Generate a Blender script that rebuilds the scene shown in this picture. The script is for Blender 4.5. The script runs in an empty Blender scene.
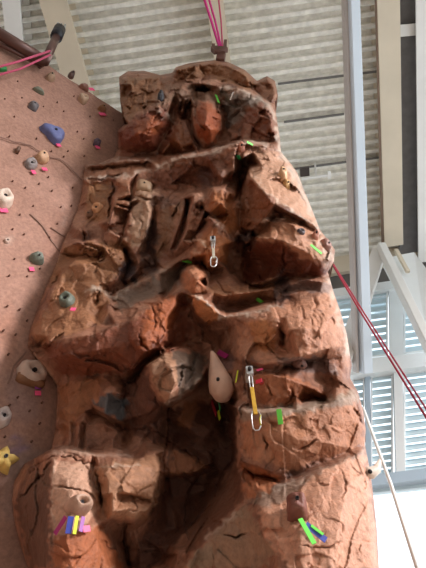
import bpy, bmesh, math, random
import numpy as np
from mathutils import Vector, noise, Matrix
from mathutils.geometry import delaunay_2d_cdt
random.seed(7)
C = bpy.context.scene.collection
S2 = math.sqrt(0.5)
F = 500.0
D = 2.5                      # mean distance of the rock face from the camera (metres); camera at the origin, floor at -1.5
FLOOR = -1.5

# ------------------------------------------------------------------ survey helpers: a sight line from the camera
def ray(px, py):
    u = (px-213.0)/F; v = (284.0-py)/F
    return Vector((u, S2*(1-v), S2*(1+v)))
def on_y(px, py, y):
    r = ray(px, py); return r*(y/r.y)
def on_plane(px, py, p, n):
    r = ray(px, py); return r*(p.dot(n)/r.dot(n))
WL_P = Vector((-1.0, 2.5, 0)); WL_N = Vector((0.6, -0.8, 0.0))      # left climbing wall
def on_left(px, py, off=0.0):
    return on_plane(px, py, WL_P+WL_N*off, WL_N)
CDIR = Vector((0.990, -0.140, 0)).normalized()
ADIR = Vector((208, 1095, -388)).normalized()
CE_P = Vector((2.86, 6.0, 6.87)); CE_N = CDIR.cross(ADIR).normalized()
if CE_N.z > 0: CE_N = -CE_N                                        # faces down
WW_N = Vector((-0.140, -0.990, 0)).normalized(); WW_P = Vector((2.86, 6.08, 0))
def on_win(px, py, off=0.0): return on_plane(px, py, WW_P+WW_N*off, WW_N)
def on_ceil(px, py, off=0.0): return on_plane(px, py, CE_P+CE_N*off, CE_N)

# ------------------------------------------------------------------ materials
def srgb(c):
    return tuple(((x/255)/12.92 if x/255 <= .04045 else ((x/255+.055)/1.055)**2.4) for x in c)
MATS = {}
def mat(name, col, rough=.6, metal=0., var=.12, scale=9., bump=.15, bscale=60., spec=.5):
    if name in MATS: return MATS[name]
    m = bpy.data.materials.new(name); m.use_nodes = True
    nt = m.node_tree; b = nt.nodes['Principled BSDF']
    c = srgb(col)
    tc = nt.nodes.new('ShaderNodeTexCoord'); n = nt.nodes.new('ShaderNodeTexNoise')
    n.inputs['Scale'].default_value = scale; n.inputs['Detail'].default_value = 6
    nt.links.new(tc.outputs['Object'], n.inputs['Vector'])
    r = nt.nodes.new('ShaderNodeValToRGB')
    r.color_ramp.elements[0].position = .3; r.color_ramp.elements[1].position = .7
    r.color_ramp.elements[0].color = tuple(x*(1-var) for x in c)+(1,)
    r.color_ramp.elements[1].color = tuple(min(1, x*(1+var)) for x in c)+(1,)
    nt.links.new(n.outputs['Fac'], r.inputs['Fac']); nt.links.new(r.outputs['Color'], b.inputs['Base Color'])
    b.inputs['Roughness'].default_value = rough; b.inputs['Metallic'].default_value = metal
    b.inputs['Specular IOR Level'].default_value = spec
    if bump:
        n2 = nt.nodes.new('ShaderNodeTexNoise'); n2.inputs['Scale'].default_value = bscale
        nt.links.new(tc.outputs['Object'], n2.inputs['Vector'])
        bp = nt.nodes.new('ShaderNodeBump'); bp.inputs['Strength'].default_value = bump; bp.inputs['Distance'].default_value = .01
        nt.links.new(n2.outputs['Fac'], bp.inputs['Height']); nt.links.new(bp.outputs['Normal'], b.inputs['Normal'])
    MATS[name] = m
    return m

def painted_rock(name, tint_attr, base, dark, light, rough=.62, scale=5.0, bump=.6, bdist=.025):
    m = bpy.data.materials.new(name); m.use_nodes = True
    nt = m.node_tree; N = nt.nodes; L = nt.links; b = N['Principled BSDF']
    tc = N.new('ShaderNodeTexCoord')
    def nz(s, det=8, dist=0., rgh=.6):
        n = N.new('ShaderNodeTexNoise'); n.inputs['Scale'].default_value = s; n.inputs['Detail'].default_value = det
        n.inputs['Distortion'].default_value = dist; n.inputs['Roughness'].default_value = rgh
        L.new(tc.outputs['Object'], n.inputs['Vector']); return n
    n1 = nz(scale, 8, .6); r = N.new('ShaderNodeValToRGB'); e = r.color_ramp.elements
    e[0].position = .32; e[0].color = srgb(dark)+(1,)
    e[1].position = .70; e[1].color = srgb(light)+(1,)
    k = r.color_ramp.elements.new(.5); k.color = srgb(base)+(1,)
    L.new(n1.outputs['Fac'], r.inputs['Fac'])
    col = r.outputs['Color']
    if tint_attr:
        at = N.new('ShaderNodeAttribute'); at.attribute_name = 'paint'
        mx = N.new('ShaderNodeMix'); mx.data_type = 'RGBA'; mx.blend_type = 'MIX'
        L.new(at.outputs['Alpha'], mx.inputs[0]); L.new(col, mx.inputs[6]); L.new(at.outputs['Color'], mx.inputs[7])
        col = mx.outputs[2]
    n3 = nz(38, 6, 0, .7); r3 = N.new('ShaderNodeMapRange')
    r3.inputs[1].default_value = .3; r3.inputs[2].default_value = .7; r3.inputs[3].default_value = .72; r3.inputs[4].default_value = 1.2
    L.new(n3.outputs['Fac'], r3.inputs[0])
    mm = N.new('ShaderNodeMix'); mm.data_type = 'RGBA'; mm.blend_type = 'MULTIPLY'; mm.inputs[0].default_value = 1
    L.new(col, mm.inputs[6]); L.new(r3.outputs[0], mm.inputs[7])
    L.new(mm.outputs[2], b.inputs['Base Color'])
    b.inputs['Roughness'].default_value = rough; b.inputs['Specular IOR Level'].default_value = .35
    nb = nz(26, 10, .3, .65)
    bp = N.new('ShaderNodeBump'); bp.inputs['Strength'].default_value = bump; bp.inputs['Distance'].default_value = bdist
    L.new(nb.outputs['Fac'], bp.inputs['Height']); L.new(bp.outputs['Normal'], b.inputs['Normal'])
    return m

# ------------------------------------------------------------------ object helpers
def link_mesh(name, verts, faces, m, parent=None, smooth=False):
    me = bpy.data.meshes.new(name); me.from_pydata([tuple(v) for v in verts], [], faces); me.update()
    if m: me.materials.append(m)
    if smooth:
        for p in me.polygons: p.use_smooth = True
    o = bpy.data.objects.new(name, me); C.objects.link(o)
    if parent: o.parent = parent; o.matrix_parent_inverse = parent.matrix_world.inverted()
    return o
def from_bm(name, bm, m, parent=None, smooth=False):
    me = bpy.data.meshes.new(name); bm.to_mesh(me); bm.free()
    if m: me.materials.append(m)
    if smooth:
        for p in me.polygons: p.use_smooth = True
    o = bpy.data.objects.new(name, me); C.objects.link(o)
    if parent: o.parent = parent
    return o
def tag(o, label=None, cat=None, group=None, kind=None):
    if label: o['label'] = label
    if cat: o['category'] = cat
    if group: o['group'] = group
    if kind: o['kind'] = kind
    return o
def empty(name, mtx, label, cat, group=None):
    o = bpy.data.objects.new(name, None); C.objects.link(o); o.matrix_world = mtx; o.empty_display_size = .05
    return tag(o, label, cat, group)
def frame(p, z, x=None):
    """matrix at p with local z along z"""
    z = Vector(z).normalized(); x = Vector(x) if x is not None else Vector((0, 0, 1))
    y = z.cross(x)
    if y.length < 1e-4: y = z.cross(Vector((1, 0, 0)))
    y.normalize(); x = y.cross(z)
    return Matrix(((x.x, y.x, z.x, p.x), (x.y, y.y, z.y, p.y), (x.z, y.z, z.z, p.z), (0, 0, 0, 1)))
def tube_geo(pts, rad, seg=8, verts=None, faces=None, closed=False):
    verts = [] if verts is None else verts; faces = [] if faces is None else faces
    n = len(pts); base = len(verts); prev = None
    for i, p in enumerate(pts):
        if closed: t = pts[(i+1) % n]-pts[(i-1) % n]
        else: t = pts[min(i+1, n-1)]-pts[max(i-1, 0)]
        t.normalize()
        if prev is None:
            a = t.cross(Vector((.3, .2, 1))); a.normalize()
        else:
            a = prev-t*prev.dot(t); a.normalize()
        prev = a.copy(); b = t.cross(a)
        rr = rad[i] if isinstance(rad, (list, tuple)) else rad
        for k in range(seg):
            th = 2*math.pi*k/seg; verts.append(p+a*(rr*math.cos(th))+b*(rr*math.sin(th)))
    for i in range(n if closed else n-1):
        j = (i+1) % n
        for k in range(seg):
            k2 = (k+1) % seg
            faces.append((base+i*seg+k, base+i*seg+k2, base+j*seg+k2, base+j*seg+k))
    if not closed:
        faces.append(tuple(base+k for k in range(seg))[::-1]); faces.append(tuple(base+(n-1)*seg+k for k in range(seg)))
    return verts, faces
def tube(name, pts, rad, m, parent=None, seg=8, closed=False):
    v, f = tube_geo([Vector(p) for p in pts], rad, seg, closed=closed)
    if parent:
        inv = parent.matrix_world.inverted(); v = [inv @ x for x in v]
    me = bpy.data.meshes.new(name); me.from_pydata([tuple(x) for x in v], [], f); me.update(); me.materials.append(m)
    for p in me.polygons: p.use_smooth = True
    o = bpy.data.objects.new(name, me); C.objects.link(o)
    if parent: o.parent = parent
    return o
def prism_between(p0, p1, side, up, prof, verts, faces):
    """sweep a closed 2-D profile (list of (s,u)) from p0 to p1"""
    b = len(verts); n = len(prof)
    for p in (p0, p1):
        for s, u in prof: verts.append(p+side*s+up*u)
    for k in range(n):
        k2 = (k+1) % n; faces.append((b+k, b+k2, b+n+k2, b+n+k))
    faces.append(tuple(b+k for k in range(n))[::-1]); faces.append(tuple(b+n+k for k in range(n)))
def bar(name, p0, p1, w, h, m, up=None, parent=None):
    p0 = Vector(p0); p1 = Vector(p1); t = (p1-p0).normalized(); up = Vector(up) if up is not None else Vector((0, 0, 1))
    side = t.cross(up).normalized(); up = side.cross(t)
    v = []; f = []; c = min(w, h)*.08
    prof = [(-w/2+c, -h/2), (w/2-c, -h/2), (w/2, -h/2+c), (w/2, h/2-c), (w/2-c, h/2), (-w/2+c, h/2), (-w/2, h/2-c), (-w/2, -h/2+c)]
    prism_between(p0, p1, side, up, prof, v, f)
    if parent:
        inv = parent.matrix_world.inverted(); v = [inv @ x for x in v]
    o = link_mesh(name, v, f, m)
    if parent: o.parent = parent
    return o

# ------------------------------------------------------------------ camera, light
cam_d = bpy.data.cameras.new('camera'); cam = bpy.data.objects.new('camera', cam_d); C.objects.link(cam)
cam.rotation_euler = (math.radians(135), 0, 0); cam_d.sensor_fit = 'VERTICAL'; cam_d.sensor_height = 24
cam_d.lens = 24*F/568; cam_d.clip_start = .01; cam_d.clip_end = 300
bpy.context.scene.camera = cam
w = bpy.data.worlds.new('world'); bpy.context.scene.world = w; w.use_nodes = True
bg = w.node_tree.nodes['Background']; bg.inputs[0].default_value = (.86, .93, 1, 1); bg.inputs[1].default_value = 1.85
sun_d = bpy.data.lights.new('sun', 'SUN'); sun_d.energy = 3.7; sun_d.angle = math.radians(14); sun_d.color = (1, .95, .95)
sun = bpy.data.objects.new('sun', sun_d); C.objects.link(sun)
sun.rotation_euler = Vector((.90, -.42, .46)).to_track_quat('Z', 'Y').to_euler()
vs = bpy.context.scene.view_settings
vs.view_transform = 'Standard'; vs.look = 'None'; vs.gamma = 1; vs.use_curve_mapping = False; vs.exposure = 0.18

# ------------------------------------------------------------------ the sculpted rock tower
SIL = [(119,77,30),(128,71,28),(145,71,28),(160,75,28),(172,73,30),(176,67,32),(190,63,30),(215,60,30),(228,62,32),(245,70,34),(257,81,34),
 (267,76,40),(275,81,38),(278,95,38),(275,104,40),(277,120,42),(280,140,48),(281,152,48),(288,160,48),(297,172,48),(304,190,50),(313,212,52),
 (320,230,54),(328,240,54),(335,250,52),(334,262,52),(328,272,44),(333,290,50),(340,310,54),(347,335,56),(350,355,54),(352,365,50),
 (350,378,46),(358,392,56),(363,410,58),(366,430,56),(365,445,52),(370,470,60),(374,500,62),(377,530,64),(379,568,64),(381,610,64)]
LEFT = [(45,610),(28,568),(20,545),(14,520),(12,500),(14,482),(24,464),(40,455),(51,449),(55,430),(57,400),(57,385),(50,375),(38,360),(27,345),
 (30,330),(38,308),(47,285),(57,262),(62,245),(70,228),(78,208),(82,190),(83,178),(85,165),(100,163),(114,157),(117,148),(118,130),(125,124),(120,100)]
def left_h(x, y):
    return (D-on_left(x, y, .015).y)*100
POLY = [(x, y) for x, y, h in SIL]+[(x, y) for x, y in LEFT]
LINES = [SIL, [(x, y, left_h(x, y)) for x, y in LEFT if y > 105],
 [(381,610,64),(330,610,70),(260,610,62),(180,610,30),(130,610,10),(95,610,30),(60,610,48),(45,610,8)],
 # top block (A)
 [(120,100,28),(119,77,30)], [(124,118,30),(135,112,33),(146,106,33)], [(125,80,36),(158,79,36),(160,90,35),(148,98,33),(145,108,30)],
 [(160,79,26),(163,88,24),(172,82,26)], [(135,95,37)], [(172,74,32),(175,82,30),(164,90,36)],
 [(176,70,40),(190,67,42),(215,64,42),(228,66,44),(245,75,42),(252,84,36)],
 [(172,85,26),(180,80,26),(196,78,26),(212,74,27),(232,80,25),(246,87,24),(254,88,20)],
 [(163,93,42),(176,87,46),(192,83,46),(206,84,44),(222,88,45)],
 [(150,104,40),(158,96,42),(170,95,44),(182,96,40),(194,97,30),(200,99,26)],
 [(195,86,34),(204,86,34),(211,89,34),(205,93,34),(195,91,34)], [(198,88,8),(207,89,8)],
 # right-hand cap stone (I)
 [(257,84,40),(267,79,46),(273,84,44),(275,95,42),(271,101,38)], [(254,89,22),(262,97,26),(272,103,30)],
 # grey shoulder (F)
 [(225,88,50),(238,89,54),(250,94,54),(262,99,52),(270,106,50)], [(226,96,44),(236,106,40),(246,112,38)], [(238,100,48),(252,102,52)],
 [(247,113,40),(258,106,52),(266,110,54),(271,120,54),(273,132,50)], [(245,122,34),(243,136,30),(256,140,30),(268,142,34)], [(258,122,46),(262,134,42)],
 # dark red boulder (B)
 [(126,126,40),(136,119,46),(147,112,50),(158,107,52),(166,111,48)], [(119,132,30),(120,147,12)], [(128,140,40),(138,132,50),(150,128,50),(160,124,46)],
 [(122,150,8),(135,153,6),(150,153,4),(160,149,4)], [(140,145,32),(152,141,30)], [(169,113,8),(171,124,2),(164,138,0),(158,150,0)],
 # wedge (C)
 [(181,118,26),(176,128,26),(170,142,24),(163,153,20)], [(186,124,24),(192,138,20),(197,150,16)], [(178,140,28),(182,150,24)],
 # oval boulder (H)
 [(200,102,40),(195,110,38),(194,124,36),(198,137,32),(205,144,26),(213,141,26),(220,130,30),(221,116,36),(214,104,42),(206,101,42)],
 [(207,114,56),(205,124,54),(210,130,48)], [(190,100,20),(190,118,8),(192,134,4),(200,147,2)], [(218,101,30),(224,112,10),(225,128,2),(219,140,2)],
 [(229,112,20),(232,128,16),(238,140,18)],
 # long shelf crest (K)
 [(86,166,15),(100,165,20),(120,161,24),(140,160,26),(150,161,26)], [(88,171,12),(120,167,16),(150,166,18)], [(86,180,24),(104,178,26),(124,174,28),(142,171,30),(152,170,30)],
 [(120,156,2),(140,157,4),(158,154,2),(176,153,4),(198,150,6),(215,146,8),(228,143,12),(240,138,16)],
 [(152,170,32),(166,164,40),(180,159,46),(195,157,50),(210,154,54),(224,149,58),(238,143,62),(252,143,62),(266,146,58),(278,153,54)],
 [(150,177,30),(166,179,32),(180,176,34),(196,171,36),(208,168,40)], [(210,160,54),(216,168,50),(222,178,44)],
 [(152,186,22),(166,190,22),(180,190,22),(194,188,24),(208,186,30),(220,186,36)],
 [(222,160,52),(232,158,58),(243,158,60)], [(220,172,46),(228,168,48),(236,172,46)], [(228,182,24),(238,184,12),(243,176,10),(244,168,14)],
 # left slabs and columns
 [(84,184,14),(84,200,14),(86,220,12)], [(90,186,16),(106,182,18),(112,184,22)], [(88,210,16),(100,214,18)],
 [(113,184,20),(110,200,20),(108,218,18)], [(117,182,32),(128,184,34),(131,198,34),(127,214,32)], [(115,200,32),(110,222,30)], [(116,178,30),(130,180,32)],
 [(132,186,12),(130,204,12),(124,222,12),(122,238,12)], [(136,190,30),(147,194,34),(154,196,30)], [(134,198,28),(146,203,36),(150,212,36),(147,232,34),(139,246,30)],
 [(130,212,30),(127,232,30),(129,244,26)], [(155,204,20),(154,218,8),(149,236,4),(143,252,4)],
 [(74,228,18),(84,232,24),(96,224,18)], [(70,238,14),(84,240,16),(100,236,14),(112,228,12)],
 [(64,248,20),(76,243,30),(92,243,34),(104,247,34)], [(60,262,10),(74,256,14),(92,258,16),(104,256,14)], [(62,268,24),(80,264,30),(96,264,32)],
 [(110,232,26),(120,236,28),(126,242,28)], [(108,246,14),(122,248,12)], [(104,262,36),(112,252,38),(122,254,36),(124,264,34),(116,280,30)],
 [(98,280,28),(100,292,30)], [(125,252,10),(128,266,6),(120,284,6),(112,292,8)], [(133,252,28),(140,262,26),(136,272,24),(128,280,24)],
 # trough with slab running down-left
 [(162,196,30),(174,197,34),(184,198,36)], [(158,212,26),(156,238,22),(157,262,20)], [(185,204,38),(179,228,34),(170,250,28)], [(168,222,30),(162,246,24)],
 [(188,202,20),(183,226,18),(174,248,14)], [(194,196,50),(191,214,46),(186,234,40),(177,250,32)], [(207,199,52),(204,214,44),(197,230,36)], [(208,214,26),(200,228,22),(191,240,22)], [(200,193,46)],
 [(196,240,30),(184,252,24),(172,260,20)], [(150,254,12),(156,264,8),(146,270,8),(134,280,6),(122,288,8)],
 # faceted noses around the upper quickdraw
 [(214,190,62),(222,190,64),(232,194,60)], [(207,206,50),(210,212,56)], [(214,200,66),(224,204,64),(230,214,56)], [(232,200,44),(236,210,46),(238,228,40)],
 [(226,220,50),(230,232,48),(238,238,36)], [(209,218,62),(218,224,64),(226,232,58),(233,242,50)], [(206,219,44),(212,216,40),(222,218,36)],
 [(191,243,56),(198,240,58),(206,238,60),(212,230,62)], [(190,252,44),(192,260,40)], [(206,254,56),(216,252,58),(224,244,56)], [(208,266,44),(218,264,44),(224,256,44)],
 [(228,250,24),(236,246,18),(242,252,16),(238,264,12),(230,270,10),(226,262,22)],
 # big right slab (L) and its triangular face (M)
 [(249,161,16),(244,174,16),(240,184,14),(238,198,20)], [(247,166,54),(252,174,58)], [(250,154,58),(262,152,58),(276,160,54)], [(262,166,62),(280,176,60),(295,190,56)],
 [(250,181,70),(258,185,74),(264,192,76),(272,203,76),(284,210,74),(298,216,70),(310,223,66),(320,231,62)],
 [(284,196,70),(302,208,64)], [(246,186,46),(241,202,40),(239,218,38),(239,234,40)], [(255,200,62),(250,216,54)], [(272,208,72),(262,220,64),(252,231,56),(243,241,48)], [(274,217,50),(264,228,46),(255,237,44),(247,246,24)], [(250,175,66),(252,178,72)],
 [(274,212,52),(288,217,52),(302,223,52),(318,235,50)],
 [(266,222,60),(280,221,64),(296,226,66),(312,234,64),(324,244,60)], [(256,238,62),(270,238,66),(286,242,68),(300,249,66),(314,256,62),(328,260,58)],
 [(246,234,28),(252,232,36)], [(246,244,44),(250,240,52)], [(248,250,44),(254,262,32),(260,278,18)], [(240,270,10),(246,284,12),(262,288,14),(276,282,20)],
 [(270,252,48),(272,266,34)], [(284,246,62),(285,258,54),(285,272,38)], [(290,254,54),(296,266,44),(302,274,44)], [(312,262,56),(320,268,54),(328,270,50)],
 [(286,279,20),(298,277,24),(312,277,30),(328,276,36)], [(284,290,30),(290,284,44),(304,280,50),(318,281,52),(330,284,50)], [(284,292,26),(300,289,36),(316,289,40)],
 # mid ledge (P) and crack under it
 [(226,268,30),(232,280,36),(240,287,38),(256,284,42),(270,280,42),(280,276,38)], [(206,282,32),(214,292,44),(222,296,46),(238,294,48),(256,291,48),(272,289,46),(282,294,36)],
 [(214,302,34),(226,306,14),(238,308,12),(250,304,18),(264,300,20),(276,300,24)], [(270,296,34),(280,302,40)],
 # nose (S) and light crest (Q)
 [(191,296,54),(198,298,58),(208,304,58),(218,313,54),(226,317,52),(238,316,54),(252,313,60),(266,309,62),(280,306,62)],
 [(216,307,36),(226,312,30),(238,312,34)], [(192,304,52),(198,314,50),(205,322,44),(210,320,46)], [(206,326,30),(204,338,18),(202,350,10)], [(212,322,46),(220,326,42),(224,332,30),(214,344,16)],
 [(190,302,30),(192,318,20),(198,336,10),(196,348,6)],
 # rounded knob (T)
 [(186,271,50),(194,267,54),(203,273,54),(208,284,48),(202,294,44),(190,295,46),(183,286,46)], [(196,280,60)], [(180,270,14),(188,262,12),(200,262,14),(210,272,16)], [(187,258,40),(192,257,42)],
 # grey-brown ramp above the long arm
 [(112,297,30),(124,289,34),(138,284,36),(152,278,36),(166,270,34),(178,262,32)], [(120,308,34),(136,300,34),(150,296,32),(162,292,30)], [(165,294,12),(172,286,10),(178,276,8)], [(130,298,28),(146,290,28)],
 [(178,284,40),(174,292,42)],
 # pale slab by the grey-green hold
 [(48,290,20),(60,284,24),(76,282,26)], [(44,312,24),(60,314,30),(84,310,30),(98,306,28)], [(34,334,22),(46,336,30)], [(42,326,26),(70,330,34),(92,326,34)],
 [(92,288,34),(98,290,36),(108,300,32)], [(100,310,22),(98,318,20),(104,312,26)], [(108,312,34),(102,324,36),(112,324,36)],
 [(30,347,4),(38,346,2),(44,350,2),(50,345,6)],
 # long reddish arm: crest, belly, foot
 [(50,343,38),(66,338,44),(84,336,48),(100,332,50),(116,324,50),(132,317,50),(148,308,50),(162,301,50),(176,294,50),(184,290,46)],
 [(56,356,36),(76,354,42),(98,350,46),(118,346,50),(138,338,54),(152,330,56),(166,318,54),(174,306,50)], [(144,352,52),(156,348,50),(164,340,50),(166,326,52)],
 [(44,360,18),(56,371,14),(70,377,14),(90,376,16),(106,374,18)], [(110,368,30),(122,372,34),(132,366,40),(140,358,44)],
 [(134,380,6),(142,366,8),(152,358,10),(166,348,12),(178,342,10),(188,342,6)], [(170,326,30),(178,314,26),(184,304,24)], [(176,332,18),(186,328,14)],
 # tan recess under the arm
 [(58,388,12),(74,383,20),(92,380,22),(104,378,20)], [(62,408,18),(78,404,22),(92,396,22)], [(60,424,14),(74,418,18),(84,412,18)], [(62,446,10),(66,430,10)],
 [(69,446,20),(70,428,22)], [(73,446,14),(74,428,14)], [(78,448,24),(79,424,26),(84,418,26)], [(81,448,12),(83,428,12)], [(86,448,22),(87,424,22)],
 [(96,404,26),(104,394,32),(116,392,34),(126,398,30)], [(94,408,20),(106,414,28),(118,420,24),(126,424,10)], [(92,412,8),(104,418,6),(118,426,4),(124,430,4)],
 [(90,424,14),(104,424,22),(118,432,20)], [(90,448,10),(104,446,14),(120,448,14)],
 # dark face left of the pale boulder (V)
 [(120,376,10),(128,384,16),(122,404,20)], [(146,366,42),(140,384,34),(134,404,28)], [(150,386,46),(156,398,42),(160,408,34)], [(128,424,18),(140,434,18),(152,444,16)], [(148,416,30),(156,430,22)], [(168,408,10),(168,426,8),(167,446,6)],
 [(151,364,56),(158,360,58),(170,361,56),(184,364,54)], [(160,350,34),(172,348,38),(186,348,36),(198,354,30)], [(153,376,58),(157,386,56),(164,398,52),(168,403,46)],
 [(160,353,46),(170,366,64),(175,382,64),(168,399,54)], [(186,372,46),(198,366,36)], [(182,388,48)], [(178,396,44),(190,388,42),(200,380,38),(207,368,30)], [(174,406,12),(186,398,8),(200,390,4),(210,380,0)],
 # deep recess
 [(172,412,20),(180,414,22),(184,424,16)], [(180,430,6),(190,440,8)], [(200,400,2),(216,400,-4),(230,398,-2)], [(192,446,14),(202,438,18),(214,428,18)], [(206,456,10),(222,440,4),(230,420,-6)],
 [(232,440,-4),(232,460,-6)], [(168,450,22),(176,450,26),(194,460,22),(210,468,16)], [(164,472,26),(176,473,28),(196,471,22)], [(166,478,8),(186,478,6),(206,474,4),(222,470,-4)],
 [(166,500,4),(184,496,0),(204,490,-4)], [(160,530,6),(180,528,0)], [(140,568,10),(160,560,4)], [(170,545,10),(188,520,6),(204,500,2)],
 # lower left boulder
 [(30,468,20),(38,470,24)], [(26,500,22),(30,540,24),(40,575,26)], [(53,459,50),(52,480,54),(51,505,56),(49,530,56),(50,560,56),(54,605,56)],
 [(36,458,28),(52,451,38),(66,449,42),(80,452,44),(96,456,44),(112,456,42)], [(58,458,48),(74,462,48),(88,466,46)],
 [(70,480,56),(84,486,54)], [(72,512,58),(66,540,58),(76,570,56)], [(98,486,36),(102,498,34),(102,510,36)],
 [(96,468,44),(108,466,50),(124,464,50),(138,466,46)], [(93,466,34),(92,478,34),(96,488,34)], [(108,480,52),(130,480,50),(150,482,46)], [(138,460,40),(150,454,38),(162,452,34)],
 [(164,450,24),(164,470,20),(160,490,20),(156,506,20),(148,520,18)], [(158,470,44),(154,490,42),(150,506,38)], [(104,494,52),(124,492,50),(144,496,44)], [(122,496,40),(140,500,36),(150,502,34)],
 [(112,512,50),(130,508,48),(146,512,40)], [(100,522,42),(116,518,42),(134,521,38)], [(102,526,34),(108,540,32),(120,548,22)], [(120,530,14),(124,545,6),(128,568,2)], [(134,530,18),(140,550,18)], [(94,530,50),(100,550,48),(110,568,40)],
 [(120,448,10),(128,450,12),(134,456,24)],
 # right-hand bulge (R)
 [(236,324,52),(246,318,58),(262,320,64),(282,318,68),(300,312,68),(320,306,64),(334,304,58)], [(232,334,44),(240,344,48),(238,354,46)], [(262,336,58),(270,350,58)], [(286,334,72),(300,328,74),(316,330,72),(330,330,66)],
 [(284,296,40),(300,294,54),(320,292,56)], [(246,360,56),(262,364,60),(280,362,66),(300,358,68),(322,350,66),(342,346,60)], [(258,370,50),(276,374,48),(286,366,40),(300,364,40),(322,360,46),(340,358,48)],
 [(278,326,66),(284,334,54),(283,346,50)],
 # brow stones between bulge and pillar
 [(236,362,40),(232,374,40),(236,386,46)], [(248,368,52),(250,390,52),(252,406,48)], [(262,376,60),(270,374,64),(286,378,64),(302,384,62),(318,392,58)], [(266,392,58),(280,396,58),(296,398,54)], [(262,408,48),(276,408,46),(292,406,44)],
 [(298,366,54),(304,374,56)], [(312,368,50),(322,378,48),(334,386,50)], [(304,399,32),(314,397,30),(324,400,32)], [(330,372,54),(340,370,50)], [(336,388,62),(348,386,56)], [(326,396,50)],
 # pillar
 [(237,408,56),(248,413,66),(262,412,70),(280,411,72),(300,409,72),(320,406,72),(338,400,70),(352,396,64)], [(240,424,60),(256,426,68),(280,430,70),(300,428,70),(330,424,70),(352,420,64)],
 [(241,400,48),(238,392,44)], [(236,420,40),(234,432,30)], [(239,432,54),(239,446,54),(240,460,56)], [(244,462,62),(258,466,64),(272,472,60)], [(243,468,40),(254,474,50),(268,478,50)], [(300,440,72),(320,440,68),(338,446,64)],
 [(240,474,50),(243,490,54),(248,500,56)], [(256,484,62),(260,494,62)], [(272,480,52),(284,480,54),(300,473,56),(318,465,56),(334,458,54),(352,449,54)],
 [(262,494,66),(280,487,68),(300,480,72),(320,471,72),(340,463,70),(362,452,62)], [(290,500,76),(320,494,80),(350,484,76)], [(268,514,78),(300,530,84),(340,520,84)], [(255,508,70),(262,524,76),(266,540,78),(276,552,78)], [(280,575,84),(330,570,86)],
 [(222,470,2),(214,492,8),(200,520,14),(186,545,16)], [(236,470,30),(230,490,34),(216,512,40),(200,532,44),(188,552,46),(176,575,44)],
 [(246,502,58),(236,513,62),(226,524,60),(210,538,58),(196,552,56),(184,568,54)], [(244,520,66),(250,536,66),(230,540,64),(236,560,60),(256,556,66)], [(215,560,56),(230,580,50)],
]
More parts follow.
